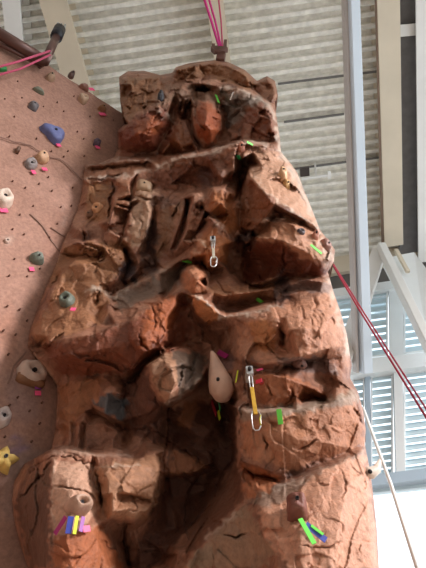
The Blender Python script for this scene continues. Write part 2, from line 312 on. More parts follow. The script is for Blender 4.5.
# narrow cracks cut into the face: points, half width (px), depth (cm)
CRACKS = [([(145,75),(146,84),(160,80),(161,92)],.9,5),([(147,100),(144,112),(142,118)],1,6),([(232,84),(248,86),(256,92)],1.4,8),([(265,133),(272,135),(274,130)],1.6,9),
 ([(222,124),(232,118),(243,108)],1.2,5),([(182,100),(178,112),(184,118),(190,100)],1.6,10),([(88,170),(120,166),(150,163)],1.0,7),([(83,180),(95,180),(118,175),(125,172)],1.1,8),
 ([(115,182),(111,200),(108,222)],1.1,10),([(131,205),(125,222),(123,240)],1.1,9),([(80,228),(86,236),(84,244)],1.3,9),([(60,254),(76,256),(86,254),(92,258)],1.1,8),([(102,248),(98,262),(94,274)],1,7),
 ([(106,225),(116,234),(128,236)],1,6),([(124,246),(128,254),(126,262)],2,12),([(136,196),(148,200),(156,199)],1.2,7),([(180,200),(176,212),(170,222)],1.,6),([(190,208),(182,222),(176,238)],1.,6),
 ([(199,204),(202,208),(198,212)],2.4,16),([(243,163),(238,178),(240,186),(238,200)],2,14),([(100,286),(97,300),(94,306)],1.2,9),([(110,306),(120,312)],1.4,10),([(28,346),(40,345),(48,336)],1.4,8),
 ([(70,296),(56,298),(46,306)],.8,3),([(60,272),(54,284),(46,290)],.8,5),([(150,302),(156,322),(152,334)],.9,4),([(140,332),(142,344),(148,352)],1.2,6),([(284,244),(283,256),(284,274)],1,7),
 ([(226,222),(222,232),(230,240)],.9,3),([(248,248),(254,258),(262,262)],.9,3),([(290,388),(294,398),(286,402)],1.3,8),([(278,326),(283,332),(282,344),(278,340)],1.7,9),([(268,330),(266,344),(272,352),(282,356)],.9,4),
 ([(314,296),(317,304),(314,310)],1.4,6),([(328,300),(332,310)],1.2,5),([(310,318),(314,326)],1.1,5),([(330,316),(336,326)],1.2,5),([(302,386),(310,392),(318,390)],1.2,5),([(263,434),(268,444),(266,452)],1.,6),
 ([(244,448),(248,452)],1.8,8),([(252,446),(256,450)],1.5,7),([(246,470),(254,476),(270,478),(282,484)],1.6,9),([(249,478),(251,490)],1.2,6),([(258,478),(259,488)],1.1,6),([(296,452),(302,448),(310,444),(320,438)],1.2,4),
 ([(352,406),(360,418),(364,430)],1.5,7),([(96,470),(100,490),(102,508)],1.1,8),([(52,486),(70,488),(88,492),(96,500)],.9,5),([(120,494),(134,497),(152,500)],1.1,7),([(160,452),(160,470),(156,492),(152,514)],1.2,8),
 ([(20,500),(32,486),(44,472),(54,458)],1.3,8),([(124,520),(124,540),(130,568)],1.6,10),([(56,456),(72,458),(84,464),(96,462)],.9,5),([(167,400),(168,424),(166,446),(162,470)],1.,7),
 ([(222,536),(236,537),(248,533)],1.2,6),([(130,430),(148,428),(166,438),(176,446),(200,462)],1.1,5),([(110,520),(120,524),(136,522)],1,5),([(98,536),(110,548),(122,550)],1,5),
 ([(176,370),(190,368),(198,372)],1.2,5),([(172,384),(184,382)],1.,4),([(155,352),(162,360),(170,358)],1.,5),([(215,276),(222,290),(236,296)],1.,4),([(110,404),(118,400),(126,404)],1.,4),([(60,455),(40,462),(28,476)],1,5),
 ([(240,370),(246,384),(244,398)],.9,4),([(266,378),(270,392),(276,402)],.9,4),([(300,300),(304,318),(298,330)],.8,3),([(340,470),(346,484),(342,500)],.9,3),([(300,545),(320,548),(345,542)],.9,3),([(222,190),(228,206),(224,214)],.8,3),
 ([(86,196),(96,206),(104,204)],.8,3),([(136,216),(142,224),(140,236)],.8,3),([(76,250),(88,248),(98,254)],.8,3),([(198,246),(206,250),(210,244)],.8,3),([(120,90),(130,98),(128,110)],.8,3)]
# paint washes, lit and shaded facet tones mixed into their colours: centre, radii, colour, strength
PATCH = [([(120,78),(160,76),(164,92),(146,108),(126,124),(120,104)],(150,100,72)),([(161,78),(192,80),(176,92),(164,92)],(132,84,62)),([(176,68),(215,62),(246,72),(256,84),(250,90),(210,76),(178,80)],(166,112,82)),
 ([(256,84),(268,76),(276,82),(276,100),(262,98)],(160,108,86)),([(220,90),(262,98),(268,106),(246,108),(240,122),(228,130),(224,108)],(140,122,118)),([(246,112),(262,102),(276,120),(277,138),(262,138),(246,122)],(136,76,54)),
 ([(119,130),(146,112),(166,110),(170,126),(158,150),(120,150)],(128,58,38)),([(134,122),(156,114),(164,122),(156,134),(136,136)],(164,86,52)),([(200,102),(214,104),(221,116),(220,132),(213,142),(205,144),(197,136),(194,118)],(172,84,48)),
 ([(181,118),(197,150),(160,154),(168,142)],(148,90,62)),([(160,94),(206,84),(222,90),(220,102),(200,100),(188,104),(170,104),(150,106)],(146,108,92)),([(86,164),(150,160),(196,157),(180,168),(140,172),(86,180)],(148,96,74)),
 ([(152,172),(214,158),(222,180),(190,186),(156,186)],(126,72,52)),([(86,182),(112,184),(108,220),(86,222)],(166,112,80)),([(117,180),(131,182),(126,214),(112,220)],(168,110,84)),([(132,186),(156,190),(152,206),(150,232),(140,250),(128,246),(131,210)],(190,146,126)),
 ([(64,246),(128,240),(126,262),(98,300),(48,285)],(164,110,80)),([(156,212),(184,200),(172,240),(156,262)],(152,104,80)),([(206,206),(214,190),(234,194),(238,226),(230,236),(216,220)],(180,106,66)),([(190,244),(212,226),(232,242),(226,262),(210,270),(192,262)],(188,112,72)),
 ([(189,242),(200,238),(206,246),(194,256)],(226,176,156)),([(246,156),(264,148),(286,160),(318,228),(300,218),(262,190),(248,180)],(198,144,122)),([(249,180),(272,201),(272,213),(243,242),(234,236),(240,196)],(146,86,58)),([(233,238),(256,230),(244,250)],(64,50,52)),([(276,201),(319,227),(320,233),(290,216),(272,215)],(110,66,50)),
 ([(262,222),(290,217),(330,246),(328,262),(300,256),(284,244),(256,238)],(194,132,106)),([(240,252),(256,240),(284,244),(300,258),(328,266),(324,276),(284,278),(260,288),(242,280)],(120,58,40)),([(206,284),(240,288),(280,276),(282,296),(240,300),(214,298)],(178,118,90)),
 ([(182,268),(194,264),(206,272),(208,290),(196,296),(184,292)],(200,128,98)),([(190,296),(198,297),(222,317),(208,324),(196,314)],(204,124,80)),([(44,346),(100,334),(150,312),(186,292),(190,340),(140,372),(60,376)],(132,68,46)),
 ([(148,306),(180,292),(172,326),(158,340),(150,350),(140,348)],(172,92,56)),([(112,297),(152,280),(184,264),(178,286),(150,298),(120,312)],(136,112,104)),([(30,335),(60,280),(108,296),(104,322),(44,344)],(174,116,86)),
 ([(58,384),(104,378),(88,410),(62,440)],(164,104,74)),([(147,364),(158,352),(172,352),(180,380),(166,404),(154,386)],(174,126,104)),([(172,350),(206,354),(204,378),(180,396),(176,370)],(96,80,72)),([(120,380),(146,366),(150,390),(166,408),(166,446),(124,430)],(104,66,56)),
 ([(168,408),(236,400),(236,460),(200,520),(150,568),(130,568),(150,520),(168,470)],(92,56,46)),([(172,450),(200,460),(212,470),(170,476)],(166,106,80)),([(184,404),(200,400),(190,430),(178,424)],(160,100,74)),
 ([(53,460),(94,464),(98,510),(80,530),(50,540)],(204,154,136)),([(14,500),(50,462),(50,568),(30,568)],(98,64,50)),([(94,466),(160,454),(158,500),(146,520),(100,520)],(178,124,98)),([(52,540),(100,525),(125,568),(52,568)],(176,98,64)),
 ([(238,326),(280,306),(336,292),(350,350),(290,366),(236,356)],(200,136,112)),([(250,322),(272,320),(276,350),(256,352)],(194,122,80)),([(250,372),(300,378),(330,394),(280,404),(250,404)],(178,106,74)),([(240,409),(300,406),(356,390),(360,404),(300,416),(240,420)],(162,128,114)),
 ([(242,422),(356,404),(366,444),(290,470),(242,456)],(192,126,98)),([(241,464),(282,476),(264,496),(246,498)],(190,116,84)),([(258,500),(366,452),(378,568),(290,568),(266,540)],(214,150,128)),([(250,500),(280,484),(310,480),(290,500),(262,508)],(158,126,116)),
 ([(180,568),(246,504),(262,535),(276,552),(260,568)],(160,124,106)),([(236,464),(244,496),(180,566),(200,520)],(116,72,56)),([(274,360),(326,356),(340,374),(300,372)],(140,110,108)),([(280,292),(300,280),(330,284),(330,292)],(150,118,114)),([(92,402),(112,392),(128,400),(124,420),(104,414)],(96,104,116))]
# dusty, chalk-worn crests; the strokes along the right outline are painted-in glare
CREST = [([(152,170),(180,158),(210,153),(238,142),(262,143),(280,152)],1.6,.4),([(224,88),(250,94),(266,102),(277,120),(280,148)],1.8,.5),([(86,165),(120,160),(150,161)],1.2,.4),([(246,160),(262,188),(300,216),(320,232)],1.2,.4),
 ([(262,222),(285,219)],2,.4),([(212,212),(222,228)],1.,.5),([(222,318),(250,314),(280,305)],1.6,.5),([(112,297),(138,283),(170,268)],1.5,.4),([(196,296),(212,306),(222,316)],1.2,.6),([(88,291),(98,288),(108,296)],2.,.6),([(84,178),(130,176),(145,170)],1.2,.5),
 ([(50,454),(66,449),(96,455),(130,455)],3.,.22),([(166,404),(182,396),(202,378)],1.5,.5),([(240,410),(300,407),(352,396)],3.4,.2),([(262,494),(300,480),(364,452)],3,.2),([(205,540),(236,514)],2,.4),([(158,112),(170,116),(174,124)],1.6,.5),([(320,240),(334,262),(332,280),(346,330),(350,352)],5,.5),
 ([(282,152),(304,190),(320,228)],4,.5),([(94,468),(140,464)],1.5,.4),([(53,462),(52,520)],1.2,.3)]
DARK_SPOT = [(128,272,10,14,(30,34,44),.8),(206,178,9,12,(52,34,32),.6),(150,262,9,16,(40,40,46),.6),(153,236,6,16,(44,44,54),.6),(282,288,8,16,(84,74,76),.7),(226,360,9,12,(72,64,72),.5),(160,202,9,7,(62,46,40),.5)]  # dark oval spots blended over the patches: centre, radii, colour, strength

FAC = .6
def build_rock():
    pts = []; hs = []
    for ln in LINES:
        if len(ln) == 1: pts.append(ln[0][:2]); hs.append(ln[0][2]); continue
        for a, b in zip(ln[:-1], ln[1:]):
            L = math.hypot(b[0]-a[0], b[1]-a[1]); n = max(1, int(L/3.5))
            for k in range(n):
                t = k/n; pts.append((a[0]+(b[0]-a[0])*t, a[1]+(b[1]-a[1])*t)); hs.append(a[2]+(b[2]-a[2])*t)
        pts.append(ln[-1][:2]); hs.append(ln[-1][2])
    pts += [(-20, 40), (450, 40), (450, 640), (-20, 640)]; hs += [20, 30, 60, 10]
    vo, eo, fo, vorig, _, _ = delaunay_2d_cdt([Vector(p) for p in pts], [], [], 0, 1e-5)
    H = [float(np.mean([hs[i] for i in o])) for o in vorig]
    st = 1.1
    xs = np.arange(5, 392, st); ys = np.arange(56, 612, st)
    GX, GY = np.meshgrid(xs, ys); G = np.full(GX.shape, np.nan)
    for f in fo:
        a, b, c = (vo[i] for i in f); ha, hb, hc = (H[i] for i in f)
        x0, x1 = min(a.x, b.x, c.x), max(a.x, b.x, c.x); y0, y1 = min(a.y, b.y, c.y), max(a.y, b.y, c.y)
        i0 = max(0, int((x0-xs[0])/st)); i1 = min(len(xs), int((x1-xs[0])/st)+2); j0 = max(0, int((y0-ys[0])/st)); j1 = min(len(ys), int((y1-ys[0])/st)+2)
        if i1 <= i0 or j1 <= j0: continue
        X = GX[j0:j1, i0:i1]; Y = GY[j0:j1, i0:i1]
        den = (b.y-c.y)*(a.x-c.x)+(c.x-b.x)*(a.y-c.y)
        if abs(den) < 1e-9: continue
        l1 = ((b.y-c.y)*(X-c.x)+(c.x-b.x)*(Y-c.y))/den; l2 = ((c.y-a.y)*(X-c.x)+(a.x-c.x)*(Y-c.y))/den; l3 = 1-l1-l2
        m = (l1 >= -1e-6) & (l2 >= -1e-6) & (l3 >= -1e-6)
        G[j0:j1, i0:i1][m] = (l1*ha+l2*hb+l3*hc)[m]
    G = np.nan_to_num(G, nan=20.)
    for _ in range(0):
        P = np.pad(G, 1, mode='edge'); G = (P[1:-1, 1:-1]*4+P[:-2, 1:-1]+P[2:, 1:-1]+P[1:-1, :-2]+P[1:-1, 2:])/8
    B = G.copy()
    for rad in (14, 14, 14):
        for ax in (0, 1):
            P = np.cumsum(np.pad(B, [(rad+1, rad) if a == ax else (0, 0) for a in (0, 1)], mode='edge'), axis=ax)
            B = (P[2*rad+1:]-P[:-2*rad-1])/(2*rad+1) if ax == 0 else (P[:, 2*rad+1:]-P[:, :-2*rad-1])/(2*rad+1)
    G = B+np.where(G > B, .8, .62)*(G-B)
    def seg_dist(X, Y, poly, closed=False):
        d = np.full(X.shape, 1e9); nx = np.zeros(X.shape); ny = np.zeros(X.shape)
        q = poly+[poly[0]] if closed else poly
        for (ax, ay), (bx, by) in zip(q[:-1], q[1:]):
            ux, uy = bx-ax, by-ay; LL = ux*ux+uy*uy+1e-9
            t = np.clip(((X-ax)*ux+(Y-ay)*uy)/LL, 0, 1); qx = ax+t*ux; qy = ay+t*uy
            dd = np.hypot(X-qx, Y-qy); m = dd < d; d[m] = dd[m]; nx[m] = qx[m]; ny[m] = qy[m]
        return d, nx, ny
    # inside test
    ins = np.zeros(GX.shape, bool); q = POLY+[POLY[0]]
    for (ax, ay), (bx, by) in zip(q[:-1], q[1:]):
        if ay == by: continue
        c = ((ay > GY) != (by > GY)) & (GX < (bx-ax)*(GY-ay)/(by-ay)+ax); ins ^= c
    dB, nx, ny = seg_dist(GX, GY, POLY, True)
    keep = ins | (dB < st*.5)
    snap = keep & (dB < st*.5)
    PX = np.where(snap, nx, GX); PY = np.where(snap, ny, GY)
    # rounded shoulder along the free outline
    dR, _, _ = seg_dist(GX, GY, [p[:2] for p in SIL])
    dR = np.where(ins, dR, 0)
    tt = np.clip(1-dR/9., 0, 1); G = G-16*(1-np.sqrt(np.clip(1-tt**2, 0, 1)))
    jx = np.zeros(GX.shape); jy = np.zeros(GX.shape)
    idx = np.argwhere(keep)
    for (j, i) in idx:
        a, b = GX[j, i]*.06, GY[j, i]*.06
        jx[j, i] = noise.noise((a*3, b*3, 5.)); jy[j, i] = noise.noise((a*3, b*3, 15.))
    for poly, wdt, dep in CRACKS:
        bx0 = min(p[0] for p in poly)-10; bx1 = max(p[0] for p in poly)+10; by0 = min(p[1] for p in poly)-10; by1 = max(p[1] for p in poly)+10
        i0 = max(0, int((bx0-xs[0])/st)); i1 = int((bx1-xs[0])/st)+1; j0 = max(0, int((by0-ys[0])/st)); j1 = int((by1-ys[0])/st)+1
        sl = (slice(j0, j1), slice(i0, i1))
        d, _, _ = seg_dist(GX[sl]+jx[sl]*2.5, GY[sl]+jy[sl]*2.5, poly)
        al = np.clip(np.minimum(np.hypot(GX[sl]-poly[0][0], GY[sl]-poly[0][1]), np.hypot(GX[sl]-poly[-1][0], GY[sl]-poly[-1][1]))/7., 0.15, 1)
        G[sl] -= (dep*.62 if wdt < 1.55 else dep)*al*np.exp(-(d/(wdt*(.8 if wdt < 1.55 else 1.1)))**2)
    # natural roughness: chipped facets + fine pitting, in metres on the wall
    ids = -np.ones(GX.shape, int); verts = []; cols = []
    CR = np.zeros(GX.shape+(4,)); CR[..., :3] = srgb((172,108,78))
    def over(al, c):
        lm = .3*c[0]+.59*c[1]+.11*c[2]; kk = 1.12; c = tuple(min(245, max(20, (x*.86+lm*.14-118)*kk+115)) for x in c); c = (c[0], min(245, c[1]*1.03), c[2]*.97)
        na = al+CR[..., 3]*(1-al); k = np.where(na > 1e-4, al/np.maximum(na, 1e-4), 0)[..., None]
        CR[..., :3] = CR[..., :3]*(1-k)+np.array(srgb(c))*k; CR[..., 3] = na
    WX = GX+jx*5; WY = GY+jy*5
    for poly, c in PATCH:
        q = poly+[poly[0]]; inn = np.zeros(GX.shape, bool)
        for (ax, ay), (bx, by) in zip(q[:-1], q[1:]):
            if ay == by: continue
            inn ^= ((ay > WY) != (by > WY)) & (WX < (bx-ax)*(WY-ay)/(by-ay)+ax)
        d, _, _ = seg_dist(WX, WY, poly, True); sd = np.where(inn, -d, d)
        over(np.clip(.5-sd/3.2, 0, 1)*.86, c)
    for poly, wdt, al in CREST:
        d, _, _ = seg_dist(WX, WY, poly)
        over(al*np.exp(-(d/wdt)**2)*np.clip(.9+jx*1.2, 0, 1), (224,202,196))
    for n, (j, i) in enumerate(idx):
        px, py = PX[j, i], PY[j, i]; p = on_y(px, py, D)
        q = Vector((p.x*1.0, 0, p.z*.8))
        wq = q+noise.noise_vector(q*3.1)*.12
        v1 = noise.fractal(wq*4.0+Vector((3, G[j, i]*.02, 1)), .9, 2.1, 4)
        zz = math.log(p.z+2.2)*2.2           # chips are larger higher up, where the moulding is coarser
        hv = 0.
        for (fr, amp, gy) in ((2.6, 8.5, .03), (6.5, 4., .045), (15., 1.3, .08)):
            w3 = Vector((p.x*fr*.9, G[j, i]*gy, zz*fr))+noise.noise_vector(q*fr*1.3)*.35
            dd, sp = noise.voronoi(w3)
            cv = noise.cell_vector(sp[0]*13.7)
            dl = w3-sp[0]
            tx = cv.x-.5; tz = cv.z-.5
            hv += amp*((dl.x*tx+dl.z*tz)*2.2+(cv.y-.5)*.55)
            hv -= amp*.06*math.exp(-((dd[1]-dd[0])/.07)**2)
        edge = min(1, dB[j, i]/6.)
        sc = .62+.13*p.z
        h = G[j, i]+(v1*1.6+hv*FAC)*edge*min(sc, 1.4)
        if px < 130 and 125 < py < 610:      # stay clear of the left wall plane
            h = max(h, left_h(px, py)+.3)
        P = on_y(px, py, D-h/100.)
        ids[j, i] = n; verts.append(P)
        # paint
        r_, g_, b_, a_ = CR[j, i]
        for (cx, cy, rx, ry, col, s) in DARK_SPOT:
            ex = (px-cx)/rx; ey = (py-cy)/ry; e = ex*ex+ey*ey
            if e < 3.2:
                wgt = s*max(0., min(1., (1.5-e+jx[j, i]*1.1+v1*.5)*1.0))
                if wgt > 0:
                    lc = srgb(col); na = a_+wgt*(1-a_)
                    if na > 0:
                        k = wgt/na; r_ += (lc[0]-r_)*k; g_ += (lc[1]-g_)*k; b_ += (lc[2]-b_)*k; a_ = na
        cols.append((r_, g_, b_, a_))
    faces = []; edges = {}
    J, I = GX.shape
    for j in range(J-1):
        for i in range(I-1):
            c = (ids[j, i], ids[j, i+1], ids[j+1, i+1], ids[j+1, i])
            g = [k for k in c if k >= 0]
            if len(g) == 4: faces.append((c[0], c[3], c[2], c[1]))
            elif len(g) == 3: faces.append(tuple(g[::-1]))
    for f in faces:
        for a, b in zip(f, f[1:]+f[:1]): edges[(a, b)] = 1
    back = {}
    bfaces = []
    for (a, b) in edges:
        if (b, a) in edges: continue
        for k in (a, b):
            if k not in back:
                for dep in (.12, .5, 1.1):
                    v = verts[k]; back.setdefault(k, []).append(len(verts)); verts.append(v+Vector((0 if dep < .2 else -.05*v.x, dep, 0))); cols.append(cols[k])
        ra = [a]+back[a]; rb = [b]+back[b]
        for s in range(3): bfaces.append((rb[s], ra[s], ra[s+1], rb[s+1]))
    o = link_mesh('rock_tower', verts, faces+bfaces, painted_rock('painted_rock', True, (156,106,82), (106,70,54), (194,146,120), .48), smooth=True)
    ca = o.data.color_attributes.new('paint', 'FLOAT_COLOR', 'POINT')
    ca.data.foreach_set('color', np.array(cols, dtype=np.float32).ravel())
    return o, (lambda px, py: float(G[int(round((py-ys[0])/st)), int(round((px-xs[0])/st))])/100.)
rock, rock_h = build_rock()
tag(rock, 'tall sculpted reddish brown artificial rock climbing tower with ledges, cracks and overhangs', 'climbing wall')

from mathutils.bvhtree import BVHTree
bvh = BVHTree.FromPolygons([v.co.copy() for v in rock.data.vertices], [tuple(p.vertices) for p in rock.data.polygons])
def on_rock(px, py):
    r = ray(px, py).normalized(); loc, nor, i, d = bvh.ray_cast(Vector((0, 0, 0)), r)
    if loc is None: return on_y(px, py, D-.4), Vector((0, -1, 0))
    ns = Vector((0, 0, 0)); loc2 = loc
    for dx, dy in ((0,0),(4,0),(-4,0),(0,4),(0,-4)):
        a = bvh.ray_cast(Vector((0, 0, 0)), ray(px+dx, py+dy).normalized())
        if a[0] is not None and (a[0]-loc).length < .2:
            n = a[1]; ns += n if n.y < 0 or n.z < 0 else -n
    n = ns.normalized() if ns.length > .1 else Vector((0, -1, 0))
    if n.dot(r) > 0: n = -n
    return loc, n

# ------------------------------------------------------------------ left climbing wall
def build_left():
    xd = Vector((.8, .6, 0))
    # top edge passes through photo points (0,35) and (120,110)
    zt = 5.12
    m = painted_rock('textured_wall_paint', True, (174,132,114), (160,120,102), (186,144,126), .8, 2.2, .35, .012)
    verts = []; faces = []; cols = []; th = .16
    s0, s1 = -3.6, .9; ns, nz = 120, 170
    marks = [(18,450,12,5,(96,100,150),.6),(14,440,8,4,(90,96,150),.5),(8,240,5,5,(205,180,165),.5),(20,480,26,40,(150,140,140),.35),(8,330,12,30,(176,120,95),.4),(60,240,20,30,(176,128,110),.3),(64,220,3,14,(200,165,150),.4),(22,400,22,30,(140,120,118),.4),(80,150,30,16,(168,128,102),.3)]
    for j in range(nz+1):
        for i in range(ns+1):
            s = s0+(s1-s0)*i/ns; z = FLOOR+(zt-FLOOR)*j/nz
            p = WL_P+xd*s; p.z = z
            q = p*1.3; d = noise.fractal(q, .9, 2.1, 4)*.012+noise.noise(p*6)*.003
            if s > -.2: d = min(d, 0.006)
            verts.append(p+WL_N*d)
            r = p; y = S2*(p.y+p.z); vv = S2*(p.z-p.y)
            a = 0; c = (.3, .2, .15)
            if y > .1:
                px = 213+F*p.x/y; py = 284-F*vv/y
                for (cx, cy, rx, ry, col, st) in marks:
                    e = ((px-cx)/rx)**2+((py-cy)/ry)**2
                    wg = st*max(0, min(1, 1.3-e+noise.noise(p*9)*.8))
                    if wg > a: a = wg; c = srgb(col)
            cols.append((c[0], c[1], c[2], a))
    W = ns+1
    for j in range(nz):
        for i in range(ns): faces.append((j*W+i, j*W+i+1, (j+1)*W+i+1, (j+1)*W+i))
    # give the panel its thickness (top and back)
    b = len(verts)
    for i in range(W): verts.append(verts[nz*W+i]-WL_N*th)
    for i in range(W): verts.append(Vector((verts[i].x, verts[i].y, FLOOR))-WL_N*th)
    for i in range(2*W): cols.append((.3, .2, .15, 0))
    for i in range(ns): faces.append((nz*W+i, nz*W+i+1, b+i+1, b+i)); faces.append((b+i, b+i+1, b+W+i+1, b+W+i))
    o = link_mesh('climbing_wall_panel', verts, faces, m, smooth=True)
    ca = o.data.color_attributes.new('paint', 'FLOAT_COLOR', 'POINT'); ca.data.foreach_set('color', np.array(cols, dtype=np.float32).ravel())
    return o
lw = build_left()
tag(lw, 'smooth pinkish tan textured climbing wall meeting the rock tower on its left', 'climbing wall')
# hairline grooves of the moulded joints
m_hole = mat('hole_dark', (122,86,72), .9, bump=0)
def decal_strip(name, pts, wd, m, surf, parent=None, off=.004, th=.006):
    """a thin solid ribbon lying on a surface: pts are places on the surface, surf -> (point, normal)"""
    P = [surf(x, y) for x, y in pts]; v = []; f = []
    for k, (p, n) in enumerate(P):
        t = P[min(k+1, len(P)-1)][0]-P[max(k-1, 0)][0]; s = t.cross(n).normalized()
        for a, b in ((-1, off), (1, off), (1, off+th), (-1, off+th)): v.append(p+s*(a*wd/2)+n*b)
    for k in range(len(P)-1):
        for a in range(4): f.append((k*4+a, k*4+(a+1) % 4, k*4+4+(a+1) % 4, k*4+4+a))
    e = len(v)-4; f.append((3, 2, 1, 0)); f.append((e, e+1, e+2, e+3))
    if parent: v = [parent.matrix_world.inverted() @ x for x in v]
    o = link_mesh(name, v, f, m)
    if parent: o.parent = parent
    return o
SL = lambda x, y: (on_left(x, y, .004), WL_N.copy())
holes = [(6,100),(14,118),(22,98),(28,128),(12,136),(46,108),(58,100),(66,112),(60,122),(74,96),(88,118),(76,132),(86,140),(104,126),(70,150),(84,156),(64,158),(54,152),(22,168),(14,180),(26,188),(38,182),(50,176),(64,172),
 (72,188),(50,192),(34,204),(22,214),(46,212),(60,206),(70,206),(12,228),(24,234),(38,226),(50,236),(60,222),(14,256),(8,276),(20,290),(30,276),(42,270),(10,304),(22,310),(34,292),(6,330),(16,332),(26,318),(10,354),(8,372),(28,412),(20,398),(44,402),(40,424),(48,416),(6,436),(30,440),(10,404),(36,140),(8,160),(112,118),(94,132),(20,80),(10,66),(30,66)]
for k, (x, y) in enumerate(holes):
    x += random.uniform(-2.5, 2.5); y += random.uniform(-2.5, 2.5)
    if k % 5 == 3: continue
    p = on_left(x, y, .0165); v = []; f = []
    mt = frame(p, WL_N); r = .0062
    # a shallow threaded socket: ring with a recessed cup
    for rr, dz in ((r*1.0, -.016), (r*1.0, .0), (r*.72, .0), (r*.6, -.006)):
        for a in range(8): v.append(mt @ Vector((rr*math.cos(a*math.pi/4), rr*math.sin(a*math.pi/4), dz)))
    for L in range(3):
        for a in range(8): f.append((L*8+a, L*8+(a+1) % 8, L*8+8+(a+1) % 8, L*8+8+a))
    f.append(tuple(24+a for a in range(8)))
    link_mesh('bolt_hole', v, f, m_hole, lw)
m_joint = mat('joint_line', (140,106,92), .9, bump=0)
for pts in ([(0,138),(14,142),(30,146),(50,158),(62,160),(74,172),(82,181)], [(30,214),(42,226),(52,242),(60,252),(64,262)], [(50,228),(60,234),(68,240)], [(8,384),(14,366),(26,352)]):
    fine = []
    for a, b in zip(pts[:-1], pts[1:]):
        for k in range(3): fine.append((a[0]+(b[0]-a[0])*k/3+random.uniform(-.5,.5), a[1]+(b[1]-a[1])*k/3+random.uniform(-.5,.5)))
    decal_strip('joint_line', fine+[pts[-1]], .011, m_joint, SL, lw, .004, .004)

# ------------------------------------------------------------------ ceiling, floor, window wall
def build_ceiling():
    per = .155; dep = .085; nrib = 79; v = []; f = []
    T = CE_P-ADIR*12.0
    prof = [(0, 0), (.34, 0), (.42, -.2), (.50, -.85), (.56, -1), (.86, -1), (.92, -.85), (.98, -.1), (1, 0)]
    seq = []
    for k in range(nrib):
        for a, b in prof[:-1]: seq.append((k*per+a*per, b*dep))
    seq.append((nrib*per, 0))
    xs = [-9+18*i/6 for i in range(7)]
    # one corrugated sheet, ribs running along CDIR, folds along ADIR
    A2 = CDIR.cross(CE_N); A2 = A2 if A2.dot(ADIR) > 0 else -A2
    for (s, h) in seq:
        for x in xs: v.append(T+A2*s+CDIR*x-CE_N*h)
    W = len(xs)
    for j in range(len(seq)-1):
        for i in range(W-1): f.append((j*W+i, j*W+i+1, (j+1)*W+i+1, (j+1)*W+i))
    o = link_mesh('ceiling', v, f, mat('galvanised_deck', (234,232,222), .5, .0, .16, 9.0, .05, 40))
    tag(o, kind='structure')
    return A2
A2 = build_ceiling()
m_cream = mat('cream_steel', (214,202,180), .55, 0, .06, 2., .05)
m_white = mat('white_steel', (232,232,228), .5, 0, .05, 2., .05)
m_grey = mat('grey_steel', (120,122,124), .5, 0, .08, 2., .05)
m_brown = mat('brown_steel', (150,128,112), .6, 0, .1, 2., .05)
def ibeam(name, p0, p1, w, h, tk, m, label, parent=None, up=None):
    t = (p1-p0).normalized(); side = t.cross(up if up is not None else -CE_N).normalized(); u = side.cross(t)
    if u.z < 0: u = -u
    v = []; f = []
    prof = [(-w/2, 0), (w/2, 0), (w/2, tk), (tk/2, tk*1.2), (tk/2, h-tk*1.2), (w/2, h-tk), (w/2, h), (-w/2, h), (-w/2, h-tk), (-tk/2, h-tk*1.2), (-tk/2, tk*1.2), (-w/2, tk)]
    prism_between(p0, p1, side, u, prof, v, f)
    o = link_mesh(name, v, f, m)
    if label: tag(o, label, 'beam')
    return o
BH = .42
def beam_pts(pa, pb):
    a = on_ceil(*pa, off=BH); b = on_ceil(*pb, off=BH); d = (b-a).normalized()
    if b.y < 5.6: b = b+d*((5.85-b.y)/d.y)
    return a-d*3.0, b
a, b = beam_pts((44,-30), (84,110)); ibeam('steel_beam', a, b, .40, BH-.01, .03, m_cream, 'wide cream steel roof beam behind the belay bar, top left')
a, b = beam_pts((211,-30), (226,90)); ibeam('steel_beam', a, b, .24, BH-.01, .025, m_cream, 'pale steel roof beam above the tower top, behind the pink rope')
a, b = beam_pts((388,-30), (394,246)); ibeam('steel_beam', a, b, .31, BH-.01, .03, m_cream, 'broad cream roof beam at right, beside the bluish box strut')
a, b = beam_pts((424,-30), (425,262)); ibeam('steel_beam', a, b, .22, BH-.01, .03, m_white, 'pale steel beam at the right edge of the photo')
a, b = beam_pts((8,-30), (16,60)); ibeam('steel_beam', a, b, .26, BH-.01, .03, m_white, 'whitish steel beam in the top left corner')
b_ = bar('angle_brace', on_ceil(398,31,.3), on_ceil(420,29,.3), .16, .06, m_white, up=CE_N); tag(b_, 'short white brace between the two right-hand roof beams', 'brace')
# conduit along the right beam
tag(tube('conduit_pipe', [on_ceil(376.5,-25,.36), on_ceil(383.5,244,.36)], .035, m_brown), 'thin brown pipe running along the left side of the broad right beam', 'pipe')
tag(bar('roof_purlin', on_ceil(409,-30,.17), on_ceil(411,252,.17), .42, .07, mat('dark_deck', (120,120,122), .6), up=CE_N), 'dull grey channel between the two right-hand roof beams', 'channel')
# hanging box strut in front of the windows
pA = on_y(351,-20,1.8); pB = on_y(364,372,5.7)
be = empty('box_strut', Matrix.Translation(pB), 'long pale blue-grey box strut sloping down to the window rail', 'beam')
bar('shaded_side', on_y(344,-20,1.8), on_y(356,372,5.7), .04, .10, mat('strut_shaded', (190,184,180), .6, 0, .05, 2, .03), up=(-.2,-.1,.8), parent=be)  # darker bar: the strut's shaded side put into the colour
bar('lit_side', on_y(351,-20,1.8), on_y(365,372,5.7), .15, .17, mat('strut_lit_blue', (214,226,236), .45, 0, .03, 2, .03), up=(-.2,-.1,.8), parent=be)  # paler bluish bar: the same strut's lit side, light put into the colour
# seams of the roof sheets
m_seam = mat('seam', (110,108,104), .8, bump=0)
for (x0, y0, x1, y1) in ((278,84,420,66), (286,170,420,152), (284,122,344,114)):
    tag(bar('roof_seam', on_ceil(x0,y0,.095), on_ceil(x1,y1,.095), .035, .02, m_seam, up=CE_N), {84:'upper dark seam line across the corrugated roof', 170:'lower dark seam line across the corrugated roof, by the small sprinkler pipe', 122:'short middle seam line across the corrugated roof'}[y0], 'seam')

